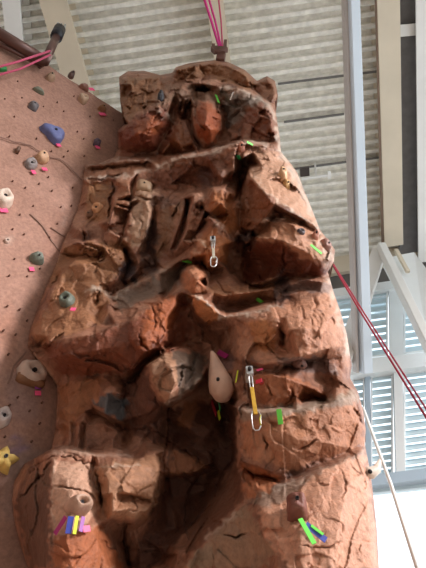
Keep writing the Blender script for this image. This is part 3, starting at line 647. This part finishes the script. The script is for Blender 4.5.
for nm, vv in (('wall_rear', [(-7,-6,FLOOR),(9,-6,FLOOR),(9,-6,10.4),(-7,-6,10.4)]), ('wall_left', [(-7,-6,FLOOR),(-7,9,FLOOR),(-7,9,10.4),(-7,-6,10.4)])):
    tag(link_mesh(nm, vv, [(0,1,2,3)], mat('hall_wall', (196,186,176), .8, 0, .05, 1, .05)), kind='structure')
fl = link_mesh('floor', [(-7, -6, FLOOR), (9, -6, FLOOR), (9, 9, FLOOR), (-7, 9, FLOOR)], [(0, 1, 2, 3)], mat('floor_mat', (176,164,152), .8, 0, .1, 1.5, .2)); tag(fl, kind='structure')

def wrect(x0, y0, x1, y1, x2, y2, x3, y3, off): return [on_win(x0,y0,off), on_win(x1,y1,off), on_win(x2,y2,off), on_win(x3,y3,off)]
def panel(name, quad, th, m, off=0., parent=None):
    q = [on_win(x, y, off) for x, y in quad]; v = q+[p-WW_N*th for p in q]
    f = [(0,1,2,3), (7,6,5,4), (0,4,5,1), (1,5,6,2), (2,6,7,3), (3,7,4,0)]
    o = link_mesh(name, v, f, m)
    if parent: o.parent = parent
    return o
def ext(quad): return quad
m_rail = mat('window_rail_white', (236,240,240), .5, 0, .04, 2, .03)
m_blue = mat('window_rail_blue', (176,194,208), .5, 0, .04, 2, .03)
m_louv = mat('louvre', (204,222,228), .4, 0, .06, 3, .03)
m_dark = mat('shade_grey', (96,92,88), .7, 0, .1, 3, .03)
def glass():
    m = bpy.data.materials.new('window_glass'); m.use_nodes = True; nt = m.node_tree
    for n in list(nt.nodes): nt.nodes.remove(n)
    out = nt.nodes.new('ShaderNodeOutputMaterial'); mx = nt.nodes.new('ShaderNodeMixShader'); tr = nt.nodes.new('ShaderNodeBsdfTransparent'); gl = nt.nodes.new('ShaderNodeBsdfGlossy'); fr = nt.nodes.new('ShaderNodeFresnel')
    tr.inputs[0].default_value = (.93, .98, .99, 1); gl.inputs['Roughness'].default_value = .05
    nt.links.new(fr.outputs[0], mx.inputs[0]); nt.links.new(tr.outputs[0], mx.inputs[1]); nt.links.new(gl.outputs[0], mx.inputs[2]); nt.links.new(mx.outputs[0], out.inputs[0]); return m
m_glass = glass()
# wall bands (quads listed clockwise from top left, far to the left the rock hides them)
def band(name, yl, yr, hl, hr, m, off, th, x0=120, x1=520):
    """band whose top edge passes x=340 at yl and x=426 at yr"""
    s = (yr-yl)/86.; t = ((yr+hr)-(yl+hl))/86.
    return panel(name, [(x0, yl+s*(x0-340)), (x1, yl+s*(x1-340)), (x1, yl+hl+t*(x1-340)), (x0, yl+hl+t*(x0-340))], th, m, off)
tag(band('trim_1', 256, 243, 16, 15, m_cream, .10, .2), kind='structure')
tag(band('wall_back', 272, 259, 16, 16, m_dark, .02, .1), kind='structure')
tag(band('trim_2', 288, 276, 8, 8, m_rail, .12, .2), kind='structure')
tag(band('trim_3', 362, 352, 15, 14, m_rail, .16, .25), kind='structure')
tag(band('trim_4', 479, 468, 10, 11, m_blue, .16, .25), kind='structure')
tag(band('trim_5', 489, 479, 7, 8, m_louv, .02, .1), kind='structure')
def wbar(name, x0, y0, x1, y1, wpx, m, off, th):
    return panel(name, [(x0-wpx/2, y0), (x0+wpx/2, y0), (x1+wpx/2, y1), (x1-wpx/2, y1)], th, m, off)
wn = 0
def window(quads_x, yt, yb, slats, nm):
    """a louvred window: frame, slats and pane"""
    (xa, xb) = quads_x
    e = empty(nm, Matrix.Identity(4), None, None); e['kind'] = 'structure'
    s = -.13
    def Y(y, x): return y+s*(x-xa)
    fr = []
    v = []; f = []
    def addq(q, th, off):
        b = len(v); qq = [on_win(x, y, off) for x, y in q]; v.extend(qq); v.extend([p-WW_N*th for p in qq])
        for a in ((0,1,2,3), (7,6,5,4), (0,4,5,1), (1,5,6,2), (2,6,7,3), (3,7,4,0)): f.append(tuple(b+k for k in a))
    w_ = 1.6
    addq([(xa, Y(yt,xa)), (xb, Y(yt,xb)), (xb, Y(yt+w_,xb)), (xa, Y(yt+w_,xa))], .08, .06)
    addq([(xa, Y(yb-w_,xa)), (xb, Y(yb-w_,xb)), (xb, Y(yb,xb)), (xa, Y(yb,xa))], .08, .06)
    addq([(xa, Y(yt,xa)), (xa+w_, Y(yt,xa)), (xa+w_, Y(yb,xa)), (xa, Y(yb,xa))], .08, .06)
    addq([(xb-w_, Y(yt,xb)), (xb, Y(yt,xb)), (xb, Y(yb,xb)), (xb-w_, Y(yb,xb))], .08, .06)
    link_mesh('window_frame', v, f, m_rail, e)
    v2 = []; f2 = []
    v, f = v2, f2
    n = slats; h = (yb-yt)/n
    for k in range(n):
        y = yt+h*k; b = len(v)
        q = [on_win(xa, Y(y+h*.1,xa), .0), on_win(xb, Y(y+h*.1,xb), .0), on_win(xb, Y(y+h*.78,xb), .05), on_win(xa, Y(y+h*.78,xa), .05)]
        v.extend(q); v.extend([p-WW_N*.012 for p in q])
        for a in ((0,1,2,3), (7,6,5,4), (0,4,5,1), (1,5,6,2), (2,6,7,3), (3,7,4,0)): f.append(tuple(b+k2 for k2 in a))
    link_mesh('louvre_slats', v, f, m_louv, e)
    q = [on_win(xa, Y(yt,xa), -.04), on_win(xb, Y(yt,xb), -.04), on_win(xb, Y(yb,xb), -.04), on_win(xa, Y(yb,xa), -.04)]
    link_mesh('pane', q, [(0,1,2,3)], m_glass, e)
window((330, 364), 297, 364, 9, 'window_1'); window((366, 388), 292, 358, 9, 'window_2'); window((404, 450), 290, 354, 9, 'window_3')
window((352, 364.5), 378, 482, 14, 'window_4'); window((371, 393), 375, 478, 14, 'window_5'); window((404, 450), 372, 474, 14, 'window_6')
wbar('trim_6', 396, 285, 397, 360, 14, m_rail, .08, .12)['kind'] = 'structure'
wbar('trim_7', 367.5, 372, 369, 482, 5, m_blue, .08, .12)['kind'] = 'structure'
wbar('trim_8', 398, 368, 401, 482, 9, m_rail, .10, .14)['kind'] = 'structure'
q = [on_win(340,500,-.04), on_win(470,484,-.04), on_win(470,640,-.04), on_win(340,640,-.04)]
pw = empty('window_7', Matrix.Identity(4), None, None); pw['kind'] = 'structure'; link_mesh('pane', q, [(0,1,2,3)], m_glass, pw)
# knee braces and haunch at the beam end
tag(bar('knee_brace', on_y(379,252,5.3), on_y(343,362,5.6), .22, .14, m_white, up=(0,-1,.4)), 'white steel brace sloping down-left from the beam end behind the box strut', 'brace')
tag(bar('knee_brace', on_y(381,246,5.2), on_y(432,352,5.0), .12, .14, m_white, up=(0,-1,.4)), 'thin white steel brace sloping down-right from the beam end', 'brace')
def plate(name, pts, y, th, m, label, cat):
    q = [on_y(a, b, yy) for (a, b), yy in zip(pts, y)]; n = len(q); v = q+[p+Vector((0, th, 0)) for p in q]
    f = [tuple(range(n)), tuple(range(2*n-1, n-1, -1))]+[(k, k+n, (k+1) % n+n, (k+1) % n) for k in range(n)]
    return tag(link_mesh(name, v, f, m), label, cat)
plate('haunch_plate', [(386,258),(414,252),(450,300),(450,372),(426,334)], [5.4,5.4,5.2,5.2,5.3], .2, m_rail, 'broad white steel haunch plate running to the right edge under the beam end', 'plate')
tag(bar('stiffener_bar', on_y(396,250,5.3), on_y(408,272,5.3), .06, .05, m_cream, up=(0,-1,.4)), 'small cream stiffener on the beam end above the haunch plate', 'bracket')
# guy tube by the pillar foot
tag(tube('guy_tube', [on_y(363,408,3.6), on_y(391,485,3.3), on_y(424,590,3.0)], .013, m_white), 'thin white tube sloping down beside the pillar at lower right', 'tube')

# ------------------------------------------------------------------ small sprinkler pipe on the roof behind the tower
pl = on_ceil(305,173,.35); e = empty('sprinkler_pipe', Matrix.Translation(pl), 'small dark sprinkler pipe with a white bar hanging under the roof beside the tower', 'sprinkler')
bar('sprinkler_head', on_ceil(300,172,.35), on_ceil(309,171,.35), .14, .12, mat('sprinkler_black', (60,50,48), .5), up=CE_N, parent=e)
bar('sprinkler_bar', on_ceil(302,179,.42), on_ceil(330,175,.42), .04, .04, m_white, up=CE_N, parent=e)
bar('stem', on_ceil(316,177,.40), on_ceil(315,163,.05), .03, .03, m_white, up=CDIR, parent=e)
bar('end_stop', on_ceil(329,171,.42), on_ceil(329.5,179,.42), .05, .05, m_white, up=CE_N, parent=e)

# ------------------------------------------------------------------ climbing holds
def hold_mesh(shape, sx, sy, sz, seed, seg=20, rings=10):
    """rounded, bolted resin hold: base on z=0, bulging to +z; shapes change the outline"""
    rnd = random.Random(seed); v = []; f = []; off = Vector((rnd.uniform(0, 50), rnd.uniform(0, 50), 0))
    for r in range(rings+1):
        t = r/rings; ph = t*math.pi/2
        for k in range(seg):
            a = 2*math.pi*k/seg; c, s = math.cos(a), math.sin(a); R = max(0., math.cos(ph))**.55 if t < 1 else 0.; z = math.sin(ph)
            w = 1.
            if shape == 'star': w = 1+.32*math.cos(5*a)
            elif shape == 'triangle': w = 1+.22*math.cos(3*a)
            elif shape == 'kidney': w = 1-.28*max(0, math.cos(a-1.2))**3
            elif shape == 'block': w = 1/max(abs(c), abs(s))**.95
            lean = 0
            x = R*c*w; y = R*s*w
            if shape == 'horn': x = x*(1-.55*z); y = y*(1-.45*z); lean = .9*z*z
            if shape == 'ring': z = z*(1-.6*math.exp(-((x*x+y*y)/.10)))
            if shape == 'pocket': z = z*(1-.8*math.exp(-(((x-.1)**2*3+y*y)/.12)))
            if shape == 'jug': z = z*(1+.35*x)
            n = noise.noise(Vector((x, y, z))*1.8+off)*.14
            v.append(Vector(((x+lean)*sx*(1+n), y*sy*(1+n), z*sz*(1+n))))
    for r in range(rings):
        for k in range(seg): f.append((r*seg+k, r*seg+(k+1) % seg, (r+1)*seg+(k+1) % seg, (r+1)*seg+k))
    f.append(tuple(range(seg))[::-1])
    return v, f
m_bolt = mat('bolt_dark', (40,34,34), .5, .3, bump=0)
hs_seed = [0]
def hold(px, py, wpx, hpx, dz, shape, col, label, where='left', rot=0., bolt=(0, 0), name='climbing_hold', lift=0., up=None):
    p, n = (on_left(px, py, .008), WL_N.copy()) if where == 'left' else on_rock(px, py)
    n = (n+Vector((0, -.6, -.25))*(.8 if where != 'left' else 0)).normalized()
    depth = S2*(p.y+p.z); k = depth/F
    v_ = ray(px, py).normalized()
    # choose in-plane axes: x up the wall as seen, y across
    upv = Vector((0, 0, 1)); mt = frame(p-n*.012, n, upv)
    fx = max(.6, math.sqrt(max(0, 1-(mt.col[0].to_3d().dot(v_))**2))); fy = max(.6, math.sqrt(max(0, 1-(mt.col[1].to_3d().dot(v_))**2)))
    mt = mt @ Matrix.Rotation(rot, 4, 'Z')
    hs_seed[0] += 1
    if where == 'rock': dz *= .62
    e = empty(name, mt, label, 'climbing hold')
    m = mat('hold_%d_%d_%d' % col, col, .55, 0, .14, 22, .3, 90)
    vv, ff = hold_mesh(shape, hpx*k/2/fx, wpx*k/2/fy, dz, hs_seed[0])
    o = link_mesh('body', vv, ff, m, smooth=True); o.parent = e
    # bolt head seated in the body
    bx, by = bolt[0]*hpx*k/2/fx, bolt[1]*wpx*k/2/fy
    best = max((q.z for q in vv if (q.x-bx)**2+(q.y-by)**2 < (.3*min(hpx, wpx)*k)**2), default=dz)
    rb = max(.006, min(hpx, wpx)*k*.10); bv = []; bf = []
    zt = best if shape not in ('ring', 'pocket') else best*.75
    for rr, z in ((rb, zt-.02), (rb, zt+.003), (rb*.55, zt+.003), (rb*.5, zt-.004)):
        for a in range(8): bv.append(Vector((bx+rr*math.cos(a*math.pi/4), by+rr*math.sin(a*math.pi/4), z)))
    for L in range(3):
        for a in range(8): bf.append((L*8+a, L*8+(a+1) % 8, L*8+8+(a+1) % 8, L*8+8+a))
    bf.append(tuple(24+a for a in range(8)))
    if min(wpx, hpx) > 5:
        o2 = link_mesh('bolt', bv, bf, m_bolt); o2.parent = e
    return e
L_ = 'left'
hold(50,78,9,8,.07,'kidney',(176,146,120),'beige kidney hold near the belay bar end on the left wall')
hold(38,91,13,4,.05,'kidney',(120,122,104),'thin grey-green hold below the thin pink rope on the left wall')
hold(33,107,9,8,.06,'block',(110,104,106),'dark grey blocky hold above the blue hold, left wall')
hold(71,76,6,6,.06,'jug',(96,70,60),'small dark brown hold on the top rim of the left wall')
hold(84,88,9,5,.06,'triangle',(150,104,88),'brown wedge hold on the wall rim with pink tape beside it')
hold(83,99.5,10,9,.07,'pocket',(196,164,136),'pale beige round hold with a dark bolt near the wall rim')
hold(102,109,8,7,.06,'triangle',(150,104,70),'small brown hold with pink tape nearest the tower on the left wall')
hold(53,135,24,14,.08,'triangle',(104,112,160),'large blue wedge-shaped hold high on the left wall',rot=-.6)
hold(97,143,7,7,.05,'block',(92,70,84),'small purple-grey hold beside the tower, above a pink tape dot')
hold(41.5,158,14,10,.07,'kidney',(214,170,134),'peach coloured hold beside the grey ring hold')
hold(31,164,12,11,.05,'ring',(150,140,138),'grey ring-shaped hold below and left of the peach hold')
hold(18,150,4,6,.04,'block',(110,78,60),'tiny brown hold left of the peach hold')
hold(3,200,18,19,.09,'pocket',(226,204,186),'large pale cream hold cut by the left photo edge')
hold(7,241,6,6,.03,'pocket',(206,178,162),'small pale disc hold under the large cream hold')
hold(36,260,15,9,.07,'jug',(120,126,112),'grey-green hold above a pink tape dot, mid left wall')
hold(32,373,29,23,.07,'pocket',(206,180,164),'big pale pink plate hold with a chipped brown edge at the foot of the arm',rot=-.3)
hold(31,380,28,12,.055,'block',(140,96,64),'brown rough jug stuck under the big pale plate hold')
hold(2,418,16,19,.07,'pocket',(206,190,184),'pale grey round hold at the left edge above the yellow star')
hold(1,461,24,20,.08,'star',(232,196,110),'yellow star-shaped hold at the left photo edge')
hold(98,209,11,12,.09,'pocket',(214,160,118),'round peach hold on the slab left of the rock columns','rock')
hold(90,214,7,8,.05,'block',(120,82,58),'small brown hold beside the round peach hold','rock')
hold(67,301,15,17,.10,'pocket',(104,110,96),'dark grey-green pocket hold on the pale slab','rock',rot=.4)
hold(161,99,7,10,.12,'jug',(52,52,58),'small black hold on the upper left block of the tower','rock')
hy = min(on_rock(x, y)[0].y for x in (210, 214, 218, 224) for y in (354, 364, 375, 392))-.02
e = empty('climbing_hold', Matrix.Translation(on_y(220, 380, hy)), 'tall pale pink horn hold left of the lower quickdraw', 'climbing hold')
kk = S2*(hy+on_y(220,380,hy).z)/F
hb = tube('body', [on_y(211.5,351,hy-.03), on_y(213,355,hy-.02), on_y(215.5,364,hy), on_y(218,374,hy), on_y(220.5,383,hy+.005), on_y(222,391,hy+.02), on_y(222.5,397,hy+.05), on_y(222.5,399,hy+.07)], [x*kk for x in (1.4,3.4,6.4,9.8,12.4,12.6,8.5,3)], mat('hold_horn', (226,184,160), .5, 0, .1, 14, .3, 90), e, 20)
bp_ = on_y(218,379,hy-11.2*kk); tube('bolt', [bp_+Vector((0,.02,0)), bp_+Vector((0,-.004,0))], 1.7*kk, m_bolt, e, 10)
hold(297,512,20,19,.15,'block',(128,78,64),'brown boxy hold with green and blue tape below it','rock')
hold(77,508,24,16,.16,'ring',(186,150,128),'pale doughnut hold above the fan of coloured tapes','rock')
hold(282,176,10,13,.11,'kidney',(222,178,136),'pale tan hold on the big right slab','rock')
hold(286,186,6,10,.08,'block',(214,168,110),'small yellow-tan hold just under the pale tan hold','rock')
hold(241,150,8,9,.1,'jug',(208,140,116),'small salmon hold on the long shelf crest','rock')
hold(301,232,8,7,.05,'pocket',(96,84,86),'small dark hold on the ledge right of the big slab','rock')
hold(325,246,9,10,.08,'block',(156,112,98),'brown-grey hold at the right outline above the red rope','rock')
hold(315,237,7,7,.08,'jug',(196,132,110),'pinkish hold on the right outline beside the brown-grey hold','rock')
hold(144,188,16,10,.10,'block',(172,140,110),'tan blocky hold with a bolt on top of the pale column','rock')
hold(298,362,15,12,.1,'kidney',(146,108,96),'small curled grey-brown hold under the right bulge','rock')
hold(262,382,0.1+6,6,.04,'block',(190,70,66),'small red hold right of the lower quickdraw hanger','rock')
# white horn hooked on the right outline
hp, hn = on_y(366,470,1.95), Vector((1, 0, 0)); e = empty('climbing_hold', Matrix.Translation(hp), 'pale hook-shaped hold sticking out of the pillar outline at lower right', 'climbing hold')
tube('body', [on_y(364,473,1.93), on_y(371,473,1.93), on_y(377,469,1.93), on_y(380,460,1.93)], [.026,.024,.018,.006], mat('hold_bone', (222,206,190), .5), e, 10)
tube('bolt', [on_y(370,471.5,1.905), on_y(370,471.5,1.87)], .009, m_bolt, e, 8)

# ------------------------------------------------------------------ tape strips
m_tp = {'green': mat('tape_green', (120,236,90), .5, 0, .02, 5, 0), 'pink': mat('tape_pink', (250,90,140), .5, 0, .02, 5, 0), 'magenta': mat('tape_magenta', (176,40,120), .5, 0, .02, 5, 0), 'red': mat('tape_red', (226,50,80), .5, 0, .02, 5, 0),
 'yellow': mat('tape_yellow', (220,236,60), .5, 0, .02, 5, 0), 'blue': mat('tape_blue', (70,80,170), .5, 0, .02, 5, 0), 'purple': mat('tape_purple', (150,70,160), .5, 0, .02, 5, 0), 'darkgreen': mat('tape_dark_green', (50,150,80), .5, 0, .02, 5, 0), 'chalk': mat('chalk', (232,226,220), .9, 0, .02, 5, 0)}
def tape(x0, y0, x1, y1, wpx, col, label, where='rock', lift=.02):
    n = 4; pts = [(x0+(x1-x0)*k/n, y0+(y1-y0)*k/n) for k in range(n+1)]
    P = []
    if where == 'rock':
        for x, y in pts: P.append(on_rock(x, y))
        nn = sum((n_ for _, n_ in P), Vector()).normalized()
        # the strip lies flat across small bumps: keep the nearest straight line in front of the surface
        a, b = P[0][0], P[-1][0]
        need = 0
        for k, (p, _) in enumerate(P):
            q = a+(b-a)*(k/n); need = max(need, (p-q).dot(nn))
        P = [(a+(b-a)*(k/n)+nn*min(need, .05), nn) for k in range(n+1)]
    else:
        P = [SL(x, y) for x, y in pts]
    p0 = P[2][0]; k = S2*(p0.y+p0.z)/F; wd = wpx*k
    it = iter(P)
    o = decal_strip('tape_strip', pts, wd, m_tp[col], lambda x, y: next(it), None, lift, .003)
    tag(o, label, 'tape'); return o
tape(214,98,217,106,2.6,'green','green tape on the grey shoulder near the tower top')
tape(236,93,233,101,2,'chalk','white chalky tape beside the green tape near the tower top')
tape(247,144,253,147,2.6,'green','small green tape strip above the salmon hold')
tape(240,155,242,159,3,'darkgreen','tiny dark green tape under the salmon hold')
tape(184,261,193,263,3.4,'green','green tape left of the upper quickdraw')
tape(309,247,320,256,3,'green','green tape strip at the right outline below the pinkish hold')
tape(257,296,264,301,4,'green','green tape on the middle ledge')
tape(221,354,230,359,5,'magenta','magenta tape on the bulge beside the horn hold')
tape(280,412,282,427,5,'green','green tape strip on the pillar crest right of the lower quickdraw')
tape(224,401,229,413,5.5,'red','red tape hanging below the horn hold',lift=.06)
tape(229,413,231,421,4.5,'yellow','yellow tape end below the red tape under the horn hold',lift=.06)
tape(230,398,234,410,4,'darkgreen','dark green tape behind the red tape under the horn hold',lift=.05)
tape(258,374,264,372,3,'pink','small pink tape above the lower quickdraw hanger')
tape(259,383,265,381,4,'red','small red tape right of the lower quickdraw')
tape(298,527,312,552,5,'green','long green tape strip under the brown boxy hold')
tape(305,527,325,543,6,'blue','blue tape strip fanning right under the brown boxy hold')
tape(309,530,321,539,2.6,'green','thin green tape laid over the blue strip',lift=.03)
tape(70,519,59,536,5,'magenta','magenta tape, leftmost of the fan under the doughnut hold')
tape(71,519,68,536,6,'blue','blue tape in the fan under the doughnut hold')
tape(74,519,71,537,3.4,'yellow','yellow tape over the blue one under the doughnut hold',lift=.032)
tape(80,519,77,534,4,'purple','purple tape, rightmost strip of the fan under the doughnut hold')
tape(80,531,87,530,6,'pink','round pink tape dot right of the tape fan')
tape(242,372,240,384,2,'yellow','thin yellow tape left of the lower quickdraw')
for (x, y, w_, h_, lb) in ((97,148,4,4,'pink tape dot beside the purple-grey hold'),(33,173,4,5,'pink tape dot below the grey ring hold'),(44,170,5,4,'pink tape dot below the peach hold'),(58,146,4,4,'pink tape dot at the tip of the blue wedge hold'),
  (3,211,8,6,'pink tape under the large cream hold'),(31,270,5,5,'pink tape dot under the grey-green hold'),(91,90,5,4,'pink tape on the wall rim beside the brown wedge hold'),(102,115,6,4,'pink tape under the small brown hold nearest the tower'),(37,394,6,5,'pink tape dot under the big pale plate hold')):
    tape(x-w_/2, y, x+w_/2, y+.3, h_, 'pink', lb, 'left', .012)
tape(34,388.5,40,389,3,'purple','purple tape just above the pink dot under the big plate hold','left',.012)
tape(71,312,76,312.4,5,'pink','pink tape dot below the dark pocket hold on the pale slab')

# ------------------------------------------------------------------ quickdraws
m_steel = mat('bright_alloy', (206,206,204), .3, .6, .04, 10, 0)
m_sling = mat('yellow_webbing', (206,160,50), .7, 0, .1, 60, .2)
m_gate = mat('gate_yellow', (200,196,60), .4, .2, .04, 10, 0)
def loop_pts(c, ax, ay, pts): return [c+ax*a+ay*b for a, b in pts]
CAR = [(-.30,1),(.0,1.12),(.32,.98),(.50,.55),(.42,0),(.36,-.55),(.12,-.95),(-.25,-1.0),(-.45,-.75),(-.46,0),(-.44,.6)]
def quickdraw(pt, pb, split, wpx, sling_m, label, gate=None):
    p0, n0 = on_rock(*pt); p1, n1 = on_rock(*pb); y = min(p0.y, p1.y)-.035
    a = on_y(pt[0], pt[1], y); b = on_y(pb[0], pb[1], y)
    k = S2*(a.y+a.z)/F; dn = (b-a).normalized(); L = (b-a).length
    n = Vector((0, -1, 0)); sd = dn.cross(n).normalized()
    e = empty('quickdraw', Matrix.Translation(a), label, 'quickdraw')
    # bolt hanger on the rock
    hv = a-dn*.02
    bar('hanger', hv+Vector((0, .06, 0)), hv+Vector((0, -.012, 0)), .03, .04, m_steel, up=dn, parent=e)
    tube('bolt', [hv+Vector((0, -.008, 0)), hv+Vector((0, -.026, 0))], .009, m_bolt, e, 6)
    s1, s2 = split; wd = wpx*k/2
    r = .62*k
    h1 = L*s1/2; c1 = a+dn*h1
    wd *= .8
    tube('carabiner', loop_pts(c1, sd*(-wd), -dn*h1*.92, CAR), r, m_steel, e, 7, True)
    h2 = L*(1-s2)/2; c2 = b-dn*h2
    c = tube('carabiner', loop_pts(c2, sd*(-wd*2.6), -dn*h2*.95, CAR), r, m_steel, e, 7, True)
    tube('gate', loop_pts(c2, sd*(-wd*2.6), -dn*h2*.95, [(.50,.55),(.34,.1),(.36,-.55)]), r*1.15, gate or m_steel, c if False else e, 7)
    ps = a+dn*L*(s1-.06); pe = a+dn*L*(s2+.06)
    bar('sling', ps, pe, wpx*k*.42, .010, sling_m, up=n, parent=e)
    return e
quickdraw((250,375), (258,431), (.30,.66), 9, m_sling, 'quickdraw with yellow sling hanging on the pillar beside the horn hold', m_gate)
quickdraw((213,242), (214,267), (.34,.60), 6.5, mat('pale_webbing', (190,180,160), .7, 0, .1, 60, .2), 'small pale quickdraw hanging on the orange nose in the middle of the tower')

# ------------------------------------------------------------------ belay bar, anchor and ropes
m_bar = mat('belay_bar_brown', (104,74,66), .35, .3, .1, 6, .03)
m_blk = mat('black_plastic', (36,36,42), .4, 0, .1, 6, 0)
e = empty('belay_bar', Matrix.Translation(on_left(20,45,.1)), 'brown steel belay bar along the top of the left wall with an upright end post', 'belay bar')
y0 = on_left(-20,22,.12); y1 = on_left(46,62,.12)
tube('rail', [y0, y1], .055, m_bar, e, 14)
tube('rail', [on_left(-20,34,.06), on_left(42,66,.06)], .022, m_bar, e, 10)
q0 = on_left(45,62,.12); q1 = on_left(59,31,.12); q1 = q0+(q1-q0)
tube('post', [q0, q1], .042, m_bar, e, 14)
tube('clamp', [q0+(q1-q0)*.78, q0+(q1-q0)*1.06], .062, m_blk, e, 14)
for dx in (-3.5, 0, 3.5):
    r0 = on_left(60+dx,31+dx*.25,.12); r1 = on_left(61.5+dx,24+dx*.25,.12)
    tube('pin', [r0, r1], .013, m_steel, e, 8)
bar('bracket', on_left(40,66,.0), on_left(50,58,.16), .03, .10, m_bar, parent=e)
m_pink = mat('pink_rope', (226,70,150), .8, 0, .1, 80, .3, 300); m_red = mat('crimson_rope', (170,44,70), .8, 0, .1, 80, .3, 300); m_rose = mat('rose_cord', (206,90,120), .8, 0, .1, 80, .3, 300)
tag(tube('rope', [on_left(-12,70,.16), on_left(20,61,.20), on_left(50,51,.21)], .010, m_rose), 'thin pink cord running left from the belay bar post, upper of two', 'rope')
tag(tube('rope', [on_left(-12,78,.10), on_left(20,69,.12), on_left(50,55,.19)], .010, m_rose), 'thin pink cord running left from the belay bar post, lower of two', 'rope')
tag(tube('rope_tag', [on_left(-3,68,.06), on_left(5,69,.06)], .03, m_tp['darkgreen']), 'pale green tag beside the pink cords at the left edge', 'tag')
# tower-top anchor
ta = on_y(222,53,2.25); e = empty('top_anchor', Matrix.Translation(ta), 'dark brown steel anchor bracket on the very top of the rock tower', 'anchor')
m_anch = mat('anchor_brown', (104,70,58), .5, .2, .1, 8, 0)
bar('base_plate', on_y(220,62,2.3), on_y(222,52,2.3), .10, .08, m_anch, up=(0,-1,0), parent=e)
bar('cross_bar', on_y(212.5,50.5,2.25), on_y(226,48.5,2.25), .06, .12, m_anch, parent=e)
bar('prong', on_y(213.5,50,2.25), on_y(213.5,45,2.25), .04, .04, m_anch, up=(0,-1,0), parent=e)
bar('prong', on_y(224.5,49,2.25), on_y(225.5,41,2.25), .04, .04, m_anch, up=(0,-1,0), parent=e)
tag(tube('rope', [on_y(200,-14,1.6), on_y(211,20,1.95), on_y(219,46,2.2)], .016, m_pink), 'pink climbing rope rising from the tower top, left strand', 'rope')
tag(tube('rope', [on_y(205,-14,1.62), on_y(215,20,1.95), on_y(221,46,2.2)], .013, m_pink), 'pink climbing rope rising from the tower top, inner strand', 'rope')
tag(tube('rope', [on_y(217,-14,1.62), on_y(221,20,1.95), on_y(222.5,46,2.2)], .010, m_rose), 'thin pink climbing cord rising from the tower top, right strand', 'rope')
tag(tube('rope', [on_y(331,262,2.2), on_y(360,311,1.95), on_y(434,430,1.5)], [.0055,.0048,.004], m_red), 'crimson rope stretched from the tower outline to lower right, left strand', 'rope')
tag(tube('rope', [on_y(332,262,2.2), on_y(366,316,1.95), on_y(436,424,1.5)], [.0045,.004,.0034], m_red), 'crimson rope stretched from the tower outline to lower right, right strand', 'rope')

# ------------------------------------------------------------------ groups of repeated things
for o in bpy.data.objects:
    if o.parent or 'category' not in o: continue
    nm = o.name.split('.')[0]
    if nm == 'climbing_hold': o['group'] = 'climbing holds bolted to the left wall' if (o.location-WL_P).dot(WL_N) < .06 else 'climbing holds bolted to the rock tower'
    elif nm == 'tape_strip': o['group'] = 'coloured route tapes stuck to the climbing walls'
    elif nm == 'steel_beam': o['group'] = 'steel roof beams'
    elif nm == 'quickdraw': o['group'] = 'quickdraws clipped to the rock tower'
    elif nm == 'roof_seam': o['group'] = 'seam lines across the corrugated roof'
    elif nm == 'knee_brace': o['group'] = 'white braces at the beam end'
    elif nm == 'rope': o['group'] = 'climbing ropes and cords'
